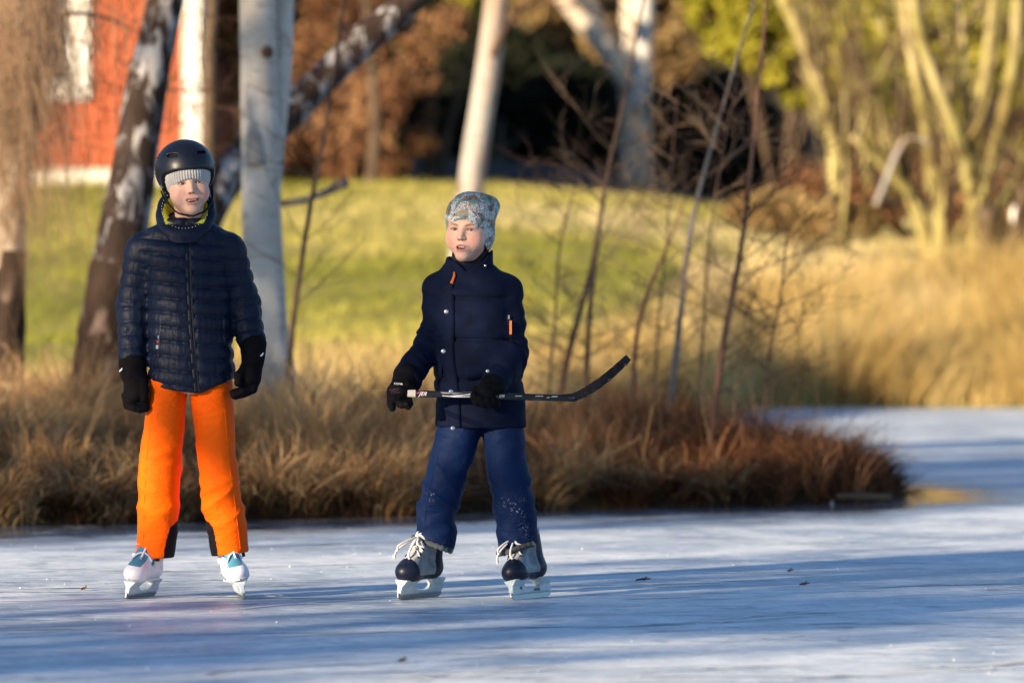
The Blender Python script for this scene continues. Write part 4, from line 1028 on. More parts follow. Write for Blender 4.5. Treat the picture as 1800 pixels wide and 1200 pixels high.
def front_y(f, x, z, y0=-0.45, y1=0.05, n=260):
    """depth of the first surface of sdf f met from the camera side at (x, z)"""
    ys = np.linspace(y0, y1, n)
    x = np.asarray(x, float); z = np.asarray(z, float)
    D = f(x[:, None] + 0 * ys[None, :], ys[None, :] + 0 * x[:, None], z[:, None] + 0 * ys[None, :])
    k = np.argmax(D < 0, axis=1)
    return ys[k]
def ribbon_on(f, path, width, lift, name, mat, parent, thick=0.003, smooth_k=5):
    """raised strip that follows the garment's front; path of (x, z)"""
    P = np.array(spline([(p[0], 0, p[1]) for p in path], 60)); x, z = P[:, 0], P[:, 2]
    t = np.gradient(np.stack([x, z], 1), axis=0); t /= np.linalg.norm(t, axis=1)[:, None]; nrm = np.stack([t[:, 1], -t[:, 0]], 1)
    cols = []
    offs = np.linspace(-.5, .5, 5)
    for o in offs:
        xx, zz = x + nrm[:, 0] * o * width, z + nrm[:, 1] * o * width
        yy = front_y(f, xx, zz)
        k = np.ones(smooth_k) / smooth_k; yy = np.convolve(np.pad(yy, smooth_k // 2, mode='edge'), k, 'valid')
        cols.append(np.stack([xx, yy - lift * (1 - abs(o) * 0.9), zz], 1))
    V = np.concatenate(cols + [c + np.array([0, thick + lift, 0]) for c in (cols[0], cols[-1])]); n = len(x); fs = []
    for c in range(4): fs += [(c * n + i, c * n + i + 1, (c + 1) * n + i + 1, (c + 1) * n + i) for i in range(n - 1)]
    fs += [(5 * n + i, 5 * n + i + 1, i + 1, i) for i in range(n - 1)] + [(4 * n + i, 4 * n + i + 1, 6 * n + i + 1, 6 * n + i) for i in range(n - 1)]
    return mesh_obj(name, V, fs, mat, parent)
def snap(f, x, z, r, mat, parent, name='snap_button'):
    y = float(front_y(f, [x], [z])[0]); vs = []; fs = []; n = 14
    for rr_, dy in ((r, 0.002), (r, -0.002), (r * .75, -0.0042), (r * .3, -0.0048)): vs += [(x + rr_ * math.cos(2 * math.pi * k / n), y + dy, z + rr_ * math.sin(2 * math.pi * k / n)) for k in range(n)]
    for i in range(3): fs += [(i * n + k, i * n + (k + 1) % n, (i + 1) * n + (k + 1) % n, (i + 1) * n + k) for k in range(n)]
    fs.append(tuple(range(3 * n, 4 * n)))
    return mesh_obj(name, vs, fs, mat, parent)
def lettering(txt, origin, xdir, zdir, size, mat, parent, name='lettering', shear=0.0, depth=0.0004):
    """flat printed letters: xdir is the reading direction, zdir up"""
    cu = bpy.data.curves.new('lettering', 'FONT'); cu.body = txt; cu.size = size; cu.shear = shear; cu.extrude = depth; cu.resolution_u = 3
    tmp = bpy.data.objects.new('lettering_tmp', cu); COL.objects.link(tmp)
    dg = bpy.context.evaluated_depsgraph_get(); me = bpy.data.meshes.new_from_object(tmp.evaluated_get(dg))
    bpy.data.objects.remove(tmp); bpy.data.curves.remove(cu)
    X = Vector(xdir).normalized(); Z = Vector(zdir).normalized(); Yn = X.cross(Z)
    M = Matrix(((X.x, Z.x, Yn.x, origin[0]), (X.y, Z.y, Yn.y, origin[1]), (X.z, Z.z, Yn.z, origin[2]), (0, 0, 0, 1)))
    me.transform(M); me.materials.clear(); me.materials.append(mat)
    o = bpy.data.objects.new(name, me); COL.objects.link(o); o.parent = parent
    return o

# ---- skates
M_steel = plain('skate_steel', (0.30, 0.31, 0.33), 0.38, metal=1.0, var=0.06)
M_holder = plain('holder_white', (0.46, 0.54, 0.57), 0.35, var=0.1)
M_lace = fabric('lace_white', (0.62, 0.60, 0.60), 0.85)
M_black = plain('matt_black', (0.004, 0.004, 0.005), 0.6, spec=0.2)
M_ink = plain('black_print', (0.02, 0.02, 0.022), 0.6)
M_white_print = plain('white_print', (0.75, 0.75, 0.76), 0.5)
def boot_sdf(x, y, z, plump=0.0):
    d = s_ell(x, y, z, (0, -0.078, 0.094), (0.041 + plump, 0.052, 0.036 + plump))
    q, _ = s_cap(x, y, z, (0, -0.075, 0.094), (0, 0.075, 0.100), 0.036 + plump, 0.033 + plump); d = smin(d, q, 0.02)
    q, _ = s_cap(x, y, z, (0, -0.060, 0.112), (0, 0.020, 0.195), 0.030 + plump, 0.036 + plump); d = smin(d, q, 0.025)
    q, _ = s_cap(x, y, z, (0, 0.060, 0.11), (0, 0.055, 0.26), 0.038 + plump, 0.046 + plump); d = smin(d, q, 0.025)
    d = smax(d, 0.062 - z, 0.006)
    return d
def skate_matrix(origin, yaw, roll, pitch=0, k=1.04): return Matrix.Translation(origin) @ Matrix.Rotation(math.radians(yaw), 4, 'Z') @ Matrix.Rotation(math.radians(roll), 4, 'Y') @ Matrix.Rotation(math.radians(pitch), 4, 'X') @ Matrix.Scale(k, 4)
def holder_parts(root, M, mat_h, hollow=True):
    """blade holder with two towers and a steel runner; toe points along -y"""
    def f(x, y, z):
        wid = np.interp(z, [0.012, 0.02, 0.045, 0.068], [0.0055, 0.0075, 0.010, 0.026])
        prof = np.maximum(((np.abs(y - 0.002) / 0.134) ** 5 + (np.maximum(0.046 - z, 0) / 0.038) ** 5) ** 0.2 * 0.134 - 0.134 + 0.25 * np.clip(z - 0.03, 0, 1), np.maximum(0.017 - z, z - 0.068))
        hole = s_ell(x * 0, y, z, (0, 0.010, 0.050), (1, 0.056, 0.021)); hole = np.maximum(hole, -1)
        prof = smax(prof, -hole, 0.004)
        return np.maximum(prof, np.abs(x) - wid)
    V, F = surface_nets(f, (-0.04, -0.15, 0.0), (0.04, 0.15, 0.08), 0.0032)
    h = mesh_obj('blade_holder', xf(V, M), F, mat_h, root)
    ys = np.linspace(-0.137, 0.137, 25); vs = []; fs = []
    for y in ys:
        e = max(0, (abs(y) - 0.105) / 0.032); zb = 0.010 * e ** 2
        for sx in (-1, 1):
            for z in (zb, 0.024): vs.append((sx * 0.0022, y, z))
    for i in range(24):
        a = i * 4; fs += [(a, a + 4, a + 5, a + 1), (a + 2, a + 3, a + 7, a + 6), (a, a + 2, a + 6, a + 4), (a + 1, a + 5, a + 7, a + 3)]
    fs += [(0, 1, 3, 2), (96, 98, 99, 97)]
    mesh_obj('blade', xf(np.array(vs), M), fs, M_steel, root, smooth=False)
    return h
def surf_top(f, x, y, z0=0.30, n=240):
    zs = np.linspace(z0, 0.05, n); D = f(np.full(n, x), np.full(n, y), zs); k = int(np.argmax(D < 0)); return float(zs[k])
def hockey_skate(parent, origin, yaw, roll, label, seed, text=True):
    M = skate_matrix(origin, yaw, roll)
    root = bpy.data.objects.new('ice_skate', None); root.empty_display_size = .05; COL.objects.link(root); root.parent = parent; root['label'] = label
    M_nav = plain('boot_navy', (0.005, 0.008, 0.022), 0.42, spec=0.3, var=0.3); M_gry = plain('boot_silver', (0.17, 0.19, 0.22), 0.45, var=0.25, scale=60)
    M_tng = fabric('tongue_grey', (0.42, 0.42, 0.44), 0.8)
    V, F = surface_nets(boot_sdf, (-0.075, -0.155, 0.04), (0.075, 0.13, 0.23), 0.0026)
    c = V[F].mean(1)
    toe = lambda c: c[:, 1] < -0.072 - 0.25 * (c[:, 2] - 0.09)
    ton = lambda c: (np.abs(c[:, 0]) < 0.019 + 0.05 * np.clip(c[:, 2] - 0.12, 0, .1)) & (c[:, 2] > 0.108) & (c[:, 1] < 0.05)
    heel = lambda c: (c[:, 1] > 0.035) & (c[:, 2] < 0.21) | (c[:, 2] < 0.084)
    rest, t = split_mesh(V, F, toe); mesh_obj('toe_cap', xf(t[0], M), t[1], M_nav, root)
    rest, t = split_mesh(rest[0], rest[1], ton); mesh_obj('tongue', xf(t[0], M), t[1], M_tng, root)
    rest, t = split_mesh(rest[0], rest[1], heel); mesh_obj('heel_counter', xf(t[0], M), t[1], M_nav, root)
    mesh_obj('boot', xf(rest[0], M), rest[1], M_gry, root)
    # edge piping along the eyelets
    mb = MB(); Mx = M
    rows = np.linspace(-0.055, 0.018, 7)
    for s in (-1, 1):
        pts = []
        for y in np.linspace(-0.062, 0.026, 12):
            x = s * 0.025; pts.append(Mx @ Vector((x, y, surf_top(boot_sdf, x, y) + 0.001)))
        mb.tube(pts, 0.0032, 6)
    mb.build('eyelet_trim', M_nav, root, True)
    for i in range(len(rows) - 1):
        for s in (-1, 1):
            pts = []
            for k in range(9):
                u = k / 8; x = s * (-0.027 + 0.054 * u); y = rows[i] + (rows[i + 1] - rows[i]) * u + (0.004 if s > 0 else 0)
                pts.append(Mx @ Vector((x, y, surf_top(boot_sdf, x, y) + 0.003 + (0.001 if s > 0 else 0))))
            mb = MB(); mb.tube(pts, 0.0032, 5); mb.build('lace', M_lace, root, True)
    r = random.Random(seed); top = Vector((-0.004, -0.022, surf_top(boot_sdf, 0, -0.022) + 0.008))
    for q, (dx, dy, dz) in enumerate(((-0.050, -0.060, -0.075), (0.014, -0.058, -0.085), (-0.030, -0.075, -0.045), (0.035, -0.03, -0.03))):
        pts = [Mx @ (top + Vector((dx * u + 0.004 * math.sin(6 * u), dy * min(1, u * 1.35) - 0.012 * math.sin(3 * u), dz * u ** 1.5))) for u in np.linspace(0, 1, 9)]
        mb = MB(); mb.tube(pts, 0.0042, 5); mb.build('lace', M_lace, root, True)
    h = holder_parts(root, M, M_holder)
    if text:
        R = M.to_3x3(); 
        for s in (1,):
            for txt, yy, zz, sz in (('BAUER', 0.068, 0.0235, 0.014), ('ME', -0.062, 0.033, 0.014)):
                X = R @ Vector((0, 1, 0)); Z = R @ Vector((0, 0, 1)); 
                o = M @ Vector((0.0108, yy - (0.055 if txt == 'BAUER' else 0.02), zz)); lettering(txt, o, X, Z, sz, M_ink, h)
    return root
def soft_skate(parent, origin, yaw, roll, label):
    M = skate_matrix(origin, yaw, roll, 0, 0.97)
    root = bpy.data.objects.new('ice_skate', None); root.empty_display_size = .05; COL.objects.link(root); root.parent = parent; root['label'] = label
    M_shell = plain('shell_white', (0.72, 0.70, 0.76), 0.35, var=0.06); M_teal = fabric('liner_teal', (0.055, 0.24, 0.36), 0.7); M_blu = fabric('liner_blue', (0.02, 0.035, 0.16), 0.8)
    f = lambda x, y, z: boot_sdf(x, y, z, 0.0)
    V, F = surface_nets(f, (-0.08, -0.155, 0.04), (0.08, 0.14, 0.25), 0.0026)
    win = lambda c: (np.abs(c[:, 0]) < 0.026) & (c[:, 2] > 0.123) & (c[:, 1] < 0.03) & (c[:, 2] < 0.185)
    cuff = lambda c: c[:, 2] > 0.172 + 0.35 * np.clip(c[:, 1], -0.05, 0.08)
    rest, t = split_mesh(V, F, win); mesh_obj('tongue', xf(t[0], M), t[1], M_teal, root)
    rest, t = split_mesh(rest[0], rest[1], cuff); mesh_obj('liner', xf(t[0], M), t[1], M_blu, root)
    mesh_obj('boot', xf(rest[0], M), rest[1], M_shell, root)
    # seam ring round the shell, ankle strap with buckle, lace bar
    mb = MB(); pts = []
    for k in range(41):
        a = 2 * math.pi * k / 40; pts.append(M @ Vector((0.0455 * math.sin(a), -0.01 + 0.122 * -math.cos(a) if math.cos(a) > 0 else -0.01 - 0.115 * math.cos(a), 0.076)))
    mb.tube(pts, 0.003, 5); mb.build('sole_rim', M_shell, root, True)
    mb = MB()
    for w in (-0.006, 0, 0.006):
        pts = []
        for u in np.linspace(-1, 1, 15):
            x = u * 0.043; y = -0.022 + w + 0.035 * u * u; z = surf_top(f, x * 0.85, y) + 0.005 - 0.015 * u * u; pts.append(M @ Vector((x, y, z)))
        mb.tube(pts, 0.0065, 6)
    mb.build('ankle_strap', M_shell, root, True)
    mb = MB(); pts = [M @ Vector((u * 0.03 + 0.006, -0.052 + 0.02 * u, surf_top(f, u * 0.03, -0.052) + 0.003)) for u in np.linspace(-1, 1, 9)]; mb.tube(pts, 0.004, 5)
    pts = [M @ Vector((0.009, -0.07 + 0.05 * u, surf_top(f, 0.009, -0.07 + 0.05 * u) + 0.003)) for u in np.linspace(0, 1, 9)]; mb.tube(pts, 0.004, 5)
    mb.build('lace', M_shell, root, True)
    for s in (-1, 1):
        mb = MB(); mb.box((s * 0.046, -0.003, 0.150), (0.010, 0.018, 0.014), M); mb.build('buckle', M_black if s > 0 else M_shell, root)
    holder_parts(root, M, plain('holder_pale', (0.48, 0.54, 0.60), 0.3), True)
    return root

# =================================================================== skater with the helmet and orange trousers
def build_skater_a():
    A = frame_a
    root = empty('person', ((330 - 900) / FPX * DIST, DIST, 0)); tag(root, 'skater in black helmet, navy quilted jacket and bright orange trousers, standing with arms down', 'person', 'skaters on the ice')
    M_jkt = None
    m, nt, b = new_mat('quilted_nylon_navy'); M_jkt = m
    v = coords(nt); 
    nt.links.new(ramp(nt, noise(nt, v, 9, 3), [(0.3, (0.0030, 0.0062, 0.019)), (0.7, (0.0045, 0.009, 0.026))]), b.inputs['Base Color'])
    b.inputs['Roughness'].default_value = 0.52; b.inputs['Specular IOR Level'].default_value = 0.19
    wr = noise(nt, coords(nt, (55, 55, 22)), 1.0, 3, 0.6, 0.6); bump(nt, b, wr, 0.55, 0.006)
    # --- jacket
    kT = keys(A, [(700, 340, 74, 0.0, .118), (665, 338, 76, 0.0, .118), (600, 335, 72.5, 0.0, .112), (520, 334, 72, 0.0, .112), (460, 329, 74, 0.005, .108), (435, 326, 80, 0.008, .100), (418, 325, 79, 0.012, .085), (404, 325, 69, 0.014, .074), (392, 325, 48, 0.015, .066), (375, 325, 38, 0.015, .064)])
    armL = [A(247, 440, .01), A(233, 540, .03), A(233, 642, -.03)]; rL = (.056, .054, .047)
    armR = [A(403, 438, .01), A(428, 532, .03), A(446, 612, -.03)]; rR = (.056, .052, .046)
    def puff(u, k=0.42): return np.abs(np.sin(np.pi * u)) ** k
    def torso(x, y, z):
        zz = z + 0.012 * np.sin(x * 9) - 0.05 * np.abs(x - 0.012) * 0.35
        d = s_loft(x, y, z, kT)
        hemz = np.interp(x, [-0.15, -0.136, 0.02, 0.05, 0.17], [0.745, 0.742, 0.722, 0.720, 0.772])
        a = np.arctan2(x, -y)
        pk = vnoise(a * 16, zz * 9, zz * 0, 3) - 0.5
        p = puff((zz - 0.742) / 0.0505)
        p = p * (1 + 0.35 * pk)
        d = d - 0.0100 * p + 0.007
        # the zip line is pulled in
        xz = np.interp(z, [0.72, 1.0, 1.3], [0.041, 0.018, 0.006])
        d = d + 0.007 * np.exp(-((x - xz) / 0.012) ** 2) * (y < 0)
        d = smax(d, hemz - z, 0.012)
        d = smax(d, z - 1.335, 0.02)
        return d
    def arm(x, y, z, P, R):
        d1, t1 = s_cap(x, y, z, P[0], P[1], R[0], R[1]); d2, t2 = s_cap(x, y, z, P[1], P[2], R[1], R[2])
        L1 = np.linalg.norm(np.array(P[1]) - P[0]); L2 = np.linalg.norm(np.array(P[2]) - P[1])
        u = np.where(d1 < d2, t1 * L1, L1 + t2 * L2)
        pk = vnoise(np.arctan2(y - P[1][1], x - P[1][0]) * 5, u * 25, 0 * u, 8) - 0.5
        d = smin(d1, d2, 0.03) - 0.0070 * puff(u / 0.046 + 0.15) * (1 + 0.5 * pk) + 0.004
        e = np.array(P[2]) - np.array(P[1]); e = e / np.linalg.norm(e)
        cut = (x - P[2][0]) * e[0] + (y - P[2][1]) * e[1] + (z - P[2][2]) * e[2]
        return smax(d, cut, 0.012)
    def jacket(x, y, z):
        d = smin(torso(x, y, z), np.minimum(arm(x, y, z, armL, rL), arm(x, y, z, armR, rR)), 0.026)
        return d - 0.0030 * (vnoise(x * 45, y * 45, z * 45, 6) - 0.5)
    V, F = surface_nets(jacket, (-0.29, -0.17, 0.69), (0.31, 0.17, 1.37), 0.0042)
    jk = mesh_obj('jacket', V, F, M_jkt, root)
    M_zip = fabric('zip_tape', (0.008, 0.011, 0.022), 0.5)
    zp = [A(333, 392)[::2], A(335, 470)[::2], A(339, 560)[::2], A(345, 640)[::2], A(350, 686)[::2]]
    ribbon_on(jacket, zp, 0.020, 0.004, 'zip', M_zip, jk, smooth_k=9)
    ribbon_on(jacket, [(p[0] - 0.001, p[1]) for p in zp], 0.006, 0.007, 'zip_teeth', M_black, jk, smooth_k=9)
    for pth, nm in (([A(286, 560)[::2], A(283, 590)[::2], A(280, 625)[::2]], 'pocket_zip'), ([A(396, 560)[::2], A(397, 585)[::2], A(398, 605)[::2]], 'pocket_zip')):
        ribbon_on(jacket, pth, 0.010, 0.003, nm, M_zip, jk)
    for (px, py), (w, h), mt in (((281, 592), (.005, .012), M_steel), ((280, 600), (.008, .010), plain('pull_red', (0.30, 0.05, 0.03), 0.5)), ((279, 609), (.009, .013), plain('pull_grey', (0.42, 0.40, 0.37), 0.4))):
        X = A(px, py); y = float(front_y(jacket, [X[0]], [X[2]])[0]); mb = MB(); mb.box((X[0], y - .004, X[2]), (w, .005, h)); mb.build('zip_pull', mt, jk)
    # dotted lining that peeks out at the hem
    mb = MB()
    for i in range(15):
        px = 322 + i * 2.6; X = A(px, 686.5 + 4 * math.sin((px - 318) / 40 * 3)); y = -0.095; mb.box((X[0], y, X[2]), (.0026, .006, .0036))
    o = mb.build('hem_lining', plain('lining_dots', (0.38, 0.36, 0.30), 0.8), jk); o['kind'] = 'stuff'
    # --- hood lying open round the neck, with lime lining
    hc = np.array(A(326, 377, 0.02))
    def ring(x, y, z, rx, ry, tilt, rt, c):
        X = x - c[0]; Y = y - c[1]; Z = z - c[2] + 0.0
        Z2 = Z - Y * tilt - 0.10 * np.abs(X) * 0
        q = np.sqrt((X / rx) ** 2 + (Y / ry) ** 2); dr = (q - 1) * min(rx, ry)
        return np.sqrt(dr * dr + (Z2 / 1.35) ** 2) - rt
    def hood(x, y, z):
        d = ring(x, y, z, 0.084, 0.092, 0.80, 0.020, hc)
        bk = s_ell(x, y, z, (hc[0], 0.115, hc[2] + 0.0), (0.10, 0.055, 0.075))
        d = smin(d, bk, 0.03)
        ln = ring(x, y, z, 0.076, 0.086, 0.42, 0.025, hc + np.array([0, 0, 0.012]))
        d = smax(d, -s_ell(x, y, z, (hc[0], -0.01, hc[2] + 0.06), (0.070, 0.085, 0.10)), 0.008)
        return d - 0.004 * (vnoise(x * 28, y * 28, z * 28, 9) - 0.5) - 0.003 * np.abs(np.sin((z) * 62))
    V, F = surface_nets(hood, (-0.17, -0.16, 1.24), (0.16, 0.19, 1.46), 0.0038)
    rest, t = split_mesh(V, F, lambda c: (((c[:, 0] - hc[0]) / 0.080) ** 2 + ((c[:, 1] - 0.0) / 0.092) ** 2 < 1.0) & (c[:, 2] > hc[2] - 0.035 + (c[:, 1] - 0.02) * 0.80 + 0.015) & (c[:, 1] > -0.055) & (np.abs(c[:, 0] - hc[0]) > 0.03))
    hd = mesh_obj('hood', rest[0], rest[1], M_jkt, jk)
    m2 = fabric('hood_lining_lime', (0.50, 0.47, 0.03), 0.8)
    mesh_obj('hood_lining', t[0], t[1], m2, hd)
    mb = MB()
    for i in range(40):
        a = math.pi * (0.62 + 1.76 * i / 39); x = hc[0] + 0.084 * math.sin(a); y = hc[1] + 0.092 * math.cos(a)
        mb.box((x, y - 0.012, hc[2] + (y - hc[1]) * 0.80 + 0.024), (.0022, .004, .003))
    o = mb.build('piping', plain('piping_dots', (0.55, 0.54, 0.50), 0.7), hd); o['kind'] = 'stuff'
    # scarf tube at the throat
    sc = lambda x, y, z: s_loft(x, y, z, [(1.30, hc[0], 0.02, .066, .07), (1.345, hc[0] + .004, 0.015, .060, .066), (1.375, hc[0] + .004, 0.022, .058, .062)]) - 0.003 * (vnoise(x * 50, y * 50, z * 50, 2) - .5)
    V, F = surface_nets(lambda x, y, z: smax(smax(sc(x, y, z), 1.295 - z, .006), z - (1.338 + 0.30 * (y - 0.0)), .008), (-0.10, -0.08, 1.28), (0.10, 0.11, 1.40), 0.004)
    mesh_obj('neck_warmer', V, F, fabric('scarf_brown', (0.022, 0.016, 0.014), 0.95), root)
    # --- head, knitted hat, helmet
    Mh = Matrix.Translation(A(329.5, 322, -0.012)) @ rot_head(11, 2, -6)
    make_head(root, Mh, (0.0255, 0.0046, 0.0052), 0.10, (0.15, 0.08, 0.05), 0.4, 0.45)
    def hat(x, y, z):
        d = s_ell(x, y, z, (0, 0.010, 0.034), (0.0885, 0.1065, 0.090))
        a = np.arctan2(x, -(y - 0.01)); rib = np.cos(a * 66)
        d = d - 0.0016 * rib - 0.001 * (vnoise(x * 90, y * 90, z * 90, 5) - .5)
        low = 0.0135 - 11.5 * np.clip(np.abs(x + 0.004) - 0.008, 0, 0.08) ** 2 - 0.25 * np.clip(y + 0.04, 0, 0.06)
        d = smax(d, low - z, 0.006)
        inn = s_ell(x, y, z, (0, 0.012, 0.030), (0.0735, 0.091, 0.078)); return smax(d, -inn, 0.003)
    V, F = surface_nets(hat, (-0.10, -0.12, -0.09), (0.10, 0.13, 0.13), 0.0021)
    mesh_obj('knitted_hat', xf(V, Mh), F, fabric('wool_grey', (0.40, 0.39, 0.385), 0.95, sheen=0.3, weave=500, bs=0.5), root)
    def helm(x, y, z):
        o_ = s_ell(x, y, z, (0, 0.020, 0.048), (0.106, 0.124, 0.106))
        i_ = s_ell(x, y, z, (0, 0.020, 0.044), (0.0965, 0.1145, 0.098))
        cut = np.interp(y, [-0.12, -0.085, -0.04, -0.01, 0.05, 0.12], [0.050, 0.049, 0.040, -0.010, -0.036, -0.032])
        d = smax(smax(o_, -i_, 0.003), cut - z, 0.004)
        for sx in (-1, 1):
            d = smax(d, -s_box(x, y, z, (sx * 0.050, -0.10, 0.102), (0.0165, 0.06, 0.0052), 0.004), 0.002)
            d = smax(d, -s_box(x, y, z, (sx * 0.10, 0.02, 0.102), (0.06, 0.02, 0.006), 0.004), 0.002)
        return d
    V, F = surface_nets(helm, (-0.12, -0.12, -0.05), (0.12, 0.16, 0.17), 0.0027)
    mh, nt, b = new_mat('helmet_shell'); b.inputs['Base Color'].default_value = (0.004, 0.006, 0.013, 1); b.inputs['Specular IOR Level'].default_value = 0.35; b.inputs['Roughness'].default_value = 0.38
    nt.links.new(ramp(nt, noise(nt, coords(nt), 25, 5), [(0.3, (0.33,) * 3), (0.7, (0.46,) * 3)]), b.inputs['Roughness'])
    hm = mesh_obj('helmet', xf(V, Mh), F, mh, root)
    def hx(p): return Mh @ Vector(p)
    pad = lambda x, y, z: smax(smax(s_ell(x, y, z, (0, 0.020, 0.046), (0.0985, 0.1165, 0.100)), -s_ell(x, y, z, (0, 0.016, 0.036), (0.087, 0.103, 0.092)), .002), np.interp(y, [-0.12, -0.085, -0.04, -0.01, 0.05, 0.12], [0.046, 0.045, 0.034, -0.018, -0.038, -0.034]) - z, .003)
    V, F = surface_nets(pad, (-0.11, -0.12, -0.06), (0.11, 0.15, 0.16), 0.0034)
    mesh_obj('padding', xf(V, Mh), F, M_black, hm)
    for pts in (((-0.088, 0.005, -0.012), (-0.078, -0.024, -0.060), (-0.050, -0.050, -0.100), (0.0, -0.062, -0.116)), ((0.088, 0.005, -0.012), (0.080, -0.024, -0.060), (0.050, -0.050, -0.100), (0.0, -0.062, -0.116)), ((-0.088, 0.05, -0.02), (-0.083, 0.0, -0.060), (-0.078, -0.026, -0.060)), ((0.088, 0.05, -0.02), (0.083, 0.0, -0.060), (0.080, -0.026, -0.060))):
        mb = MB(); P = [hx(p) for p in spline(pts, 14)]; mb.tube(P, 0.0034, 6); mb.build('chin_strap', M_black, hm, True)
    mb = MB(); mb.box((-0.090, 0.002, 0.0), (0.008, 0.012, 0.016), Mh); mb.build('strap_rivet', M_steel, hm)
    # --- trousers
    kL = keys(A, [(620, 300, 40, 0.0, .095), (665, 297, 36, 0.0, .095), (690, 294.5, 33.5, 0.0, .09), (740, 289, 35, -0.01, .085), (800, 283.5, 35.5, -0.02, .080), (860, 281, 36, -0.028, .080), (900, 280.5, 36, -0.022, .078), (940, 276, 34.5, 0.0, .078), (985, 271.5, 32.5, .012, .080)])
    kR = keys(A, [(620, 366, 42, 0.0, .095), (665, 369, 39, 0.0, .095), (690, 371, 38, 0.0, .09), (740, 377, 36, -0.01, .085), (800, 381, 35, -0.02, .080), (860, 388, 35.5, -0.028, .080), (900, 393, 36, -0.022, .078), (940, 400, 34.5, 0.0, .078), (985, 405.5, 33, .012, .080)])
    def trousers(x, y, z):
        l = smax(s_loft(x, y, z, kL, 2.2), 0.141 - 0.01 * x - z, 0.005); r = smax(s_loft(x, y, z, kR, 2.2), 0.152 + 0.12 * (x - .14) - z, 0.005)
        def fold(cx, sd, sgn):
            u = (x - cx) * sgn
            a = vnoise(u * 5 + z * 4, y * 4, z * 15 + u * 9, sd); bb = vnoise(u * 11 - z * 5, y * 8, z * 34 - u * 14, sd + 1)
            amp = np.interp(z, [0.14, 0.22, 0.32, 0.48, 0.60, 0.75], [0.003, 0.006, 0.013, 0.010, 0.006, 0.004])
            rd = 1 - np.abs(2 * a - 1)
            return amp * (1.0 * rd ** 2.2 + 0.7 * (bb - 0.5) - 0.40)
        l = l - fold(-0.1, 3, 1); r = r - 0.72 * fold(0.12, 6, -1)
        d = smin(l, r, 0.012)
        return smax(d, z - 0.80, 0.01)
    V, F = surface_nets(trousers, (-0.25, -0.16, 0.12), (0.28, 0.15, 0.82), 0.0040)
    def kick(c):
        lo = (c[:, 0] < 0.03); e = np.interp(c[:, 2], [0.13, 0.20, 0.25, 0.272, 0.28], [-0.084, -0.074, -0.058, -0.034, -0.02]); e2 = np.interp(c[:, 2], [0.13, 0.19, 0.25, 0.268, 0.28], [0.112, 0.104, 0.093, 0.077, 0.05])
        return (c[:, 2] < 0.275) & np.where(lo, c[:, 0] > e, c[:, 0] < e2)
    m, nt, b = new_mat('orange_shell_fabric'); b.inputs['Roughness'].default_value = 0.65; b.inputs['Specular IOR Level'].default_value = 0.10
    v = coords(nt); nt.links.new(ramp(nt, noise(nt, v, 6, 3), [(0.3, (0.90, 0.100, 0.0008)), (0.7, (1.0, 0.130, 0.0012))]), b.inputs['Base Color'])
    bump(nt, b, noise(nt, coords(nt, (14, 14, 30)), 1.0, 5, 0.62, 0.8), 0.6, 0.014)
    rest, t = split_mesh(V, F, kick)
    tr = mesh_obj('trousers', rest[0], rest[1], m, root)
    for pth in ([A(270, 720)[::2], A(260, 800)[::2], A(256, 880)[::2], A(252, 966)[::2]], [A(398, 720)[::2], A(404, 800)[::2], A(415, 880)[::2], A(424, 962)[::2]]): ribbon_on(trousers, pth, 0.004, 0.0022, 'seam', m, tr)
    mk = fabric('kick_patch_black', (0.006, 0.005, 0.007), 0.7, spec=0.15)
    for s in (0, 1):
        a, bq = split_mesh(t[0], t[1], lambda c: (c[:, 0] < 0.03) if s == 0 else (c[:, 0] >= 0.03)); mesh_obj('kick_patch', bq[0], bq[1], mk, tr)
    # --- gloves
    mg = fabric('glove_black', (0.0045, 0.0035, 0.005), 0.8, var=0.3, spec=0.1)
    rg = 0.0145
    gl = glove(root, [(A(238, 660, -.035), A(238, 692, -.045), .040, .038), (A(250, 668, -.05), A(246, 690, -.06), .026, .026)],
          [[A(222, 695, -.04), A(226, 712, -.06), A(240, 716, -.085), rg], [A(234, 698, -.035), A(238, 716, -.06), A(249, 718, -.088), rg], [A(246, 698, -.035), A(249, 714, -.06), A(256, 717, -.088), rg], [A(254, 692, -.04), A(257, 706, -.065), A(260, 716, -.085), rg * .95], [A(254, 668, -.06), A(258, 684, -.085), A(256, 700, -.09), rg]],
          (A(234, 636, -.028), A(236, 656, -.034), .050, .046), mg)
    gr = glove(root, [(A(445, 632, -.04), A(442, 662, -.055), .037, .038), (A(436, 650, -.06), A(434, 668, -.07), .026, .024)],
          [[A(452, 668, -.05), A(446, 684, -.075), A(428, 692, -.085), rg], [A(444, 670, -.055), A(434, 687, -.085), A(417, 694, -.09), rg * 1.05], [A(438, 672, -.06), A(428, 688, -.095), A(414, 693, -.10), rg], [A(436, 672, -.04), A(424, 686, -.06), A(412, 689, -.07), rg * .95], [A(430, 648, -.075), A(421, 658, -.10), A(421, 672, -.105), rg]],
          (A(446, 606, -.034), A(446, 628, -.04), .047, .042), mg)
    for g, X, s in ((gl, A(214.5, 650, -.075), 1), (gr, A(462, 623, -.075), -1)):
        mb = MB(); mb.add([(X[0] + a * .001, X[1], X[2] + c * .001) for a, c in ((-4, -6), (1, -2), (4, 0), (6, 7), (3, 8), (0, 3), (-3, 1), (-6, -5))], [tuple(range(8))]); mb.add([(X[0] + a * .001, X[1] + .006, X[2] + c * .001) for a, c in ((-4, -6), (1, -2), (4, 0), (6, 7), (3, 8), (0, 3), (-3, 1), (-6, -5))], [tuple(reversed(range(8)))]); mb.build('emblem', M_white_print, g)
    # --- skates
    soft_skate(root, A(247, 1050, -0.018), -20, 9, 'white plastic skate turned outwards')
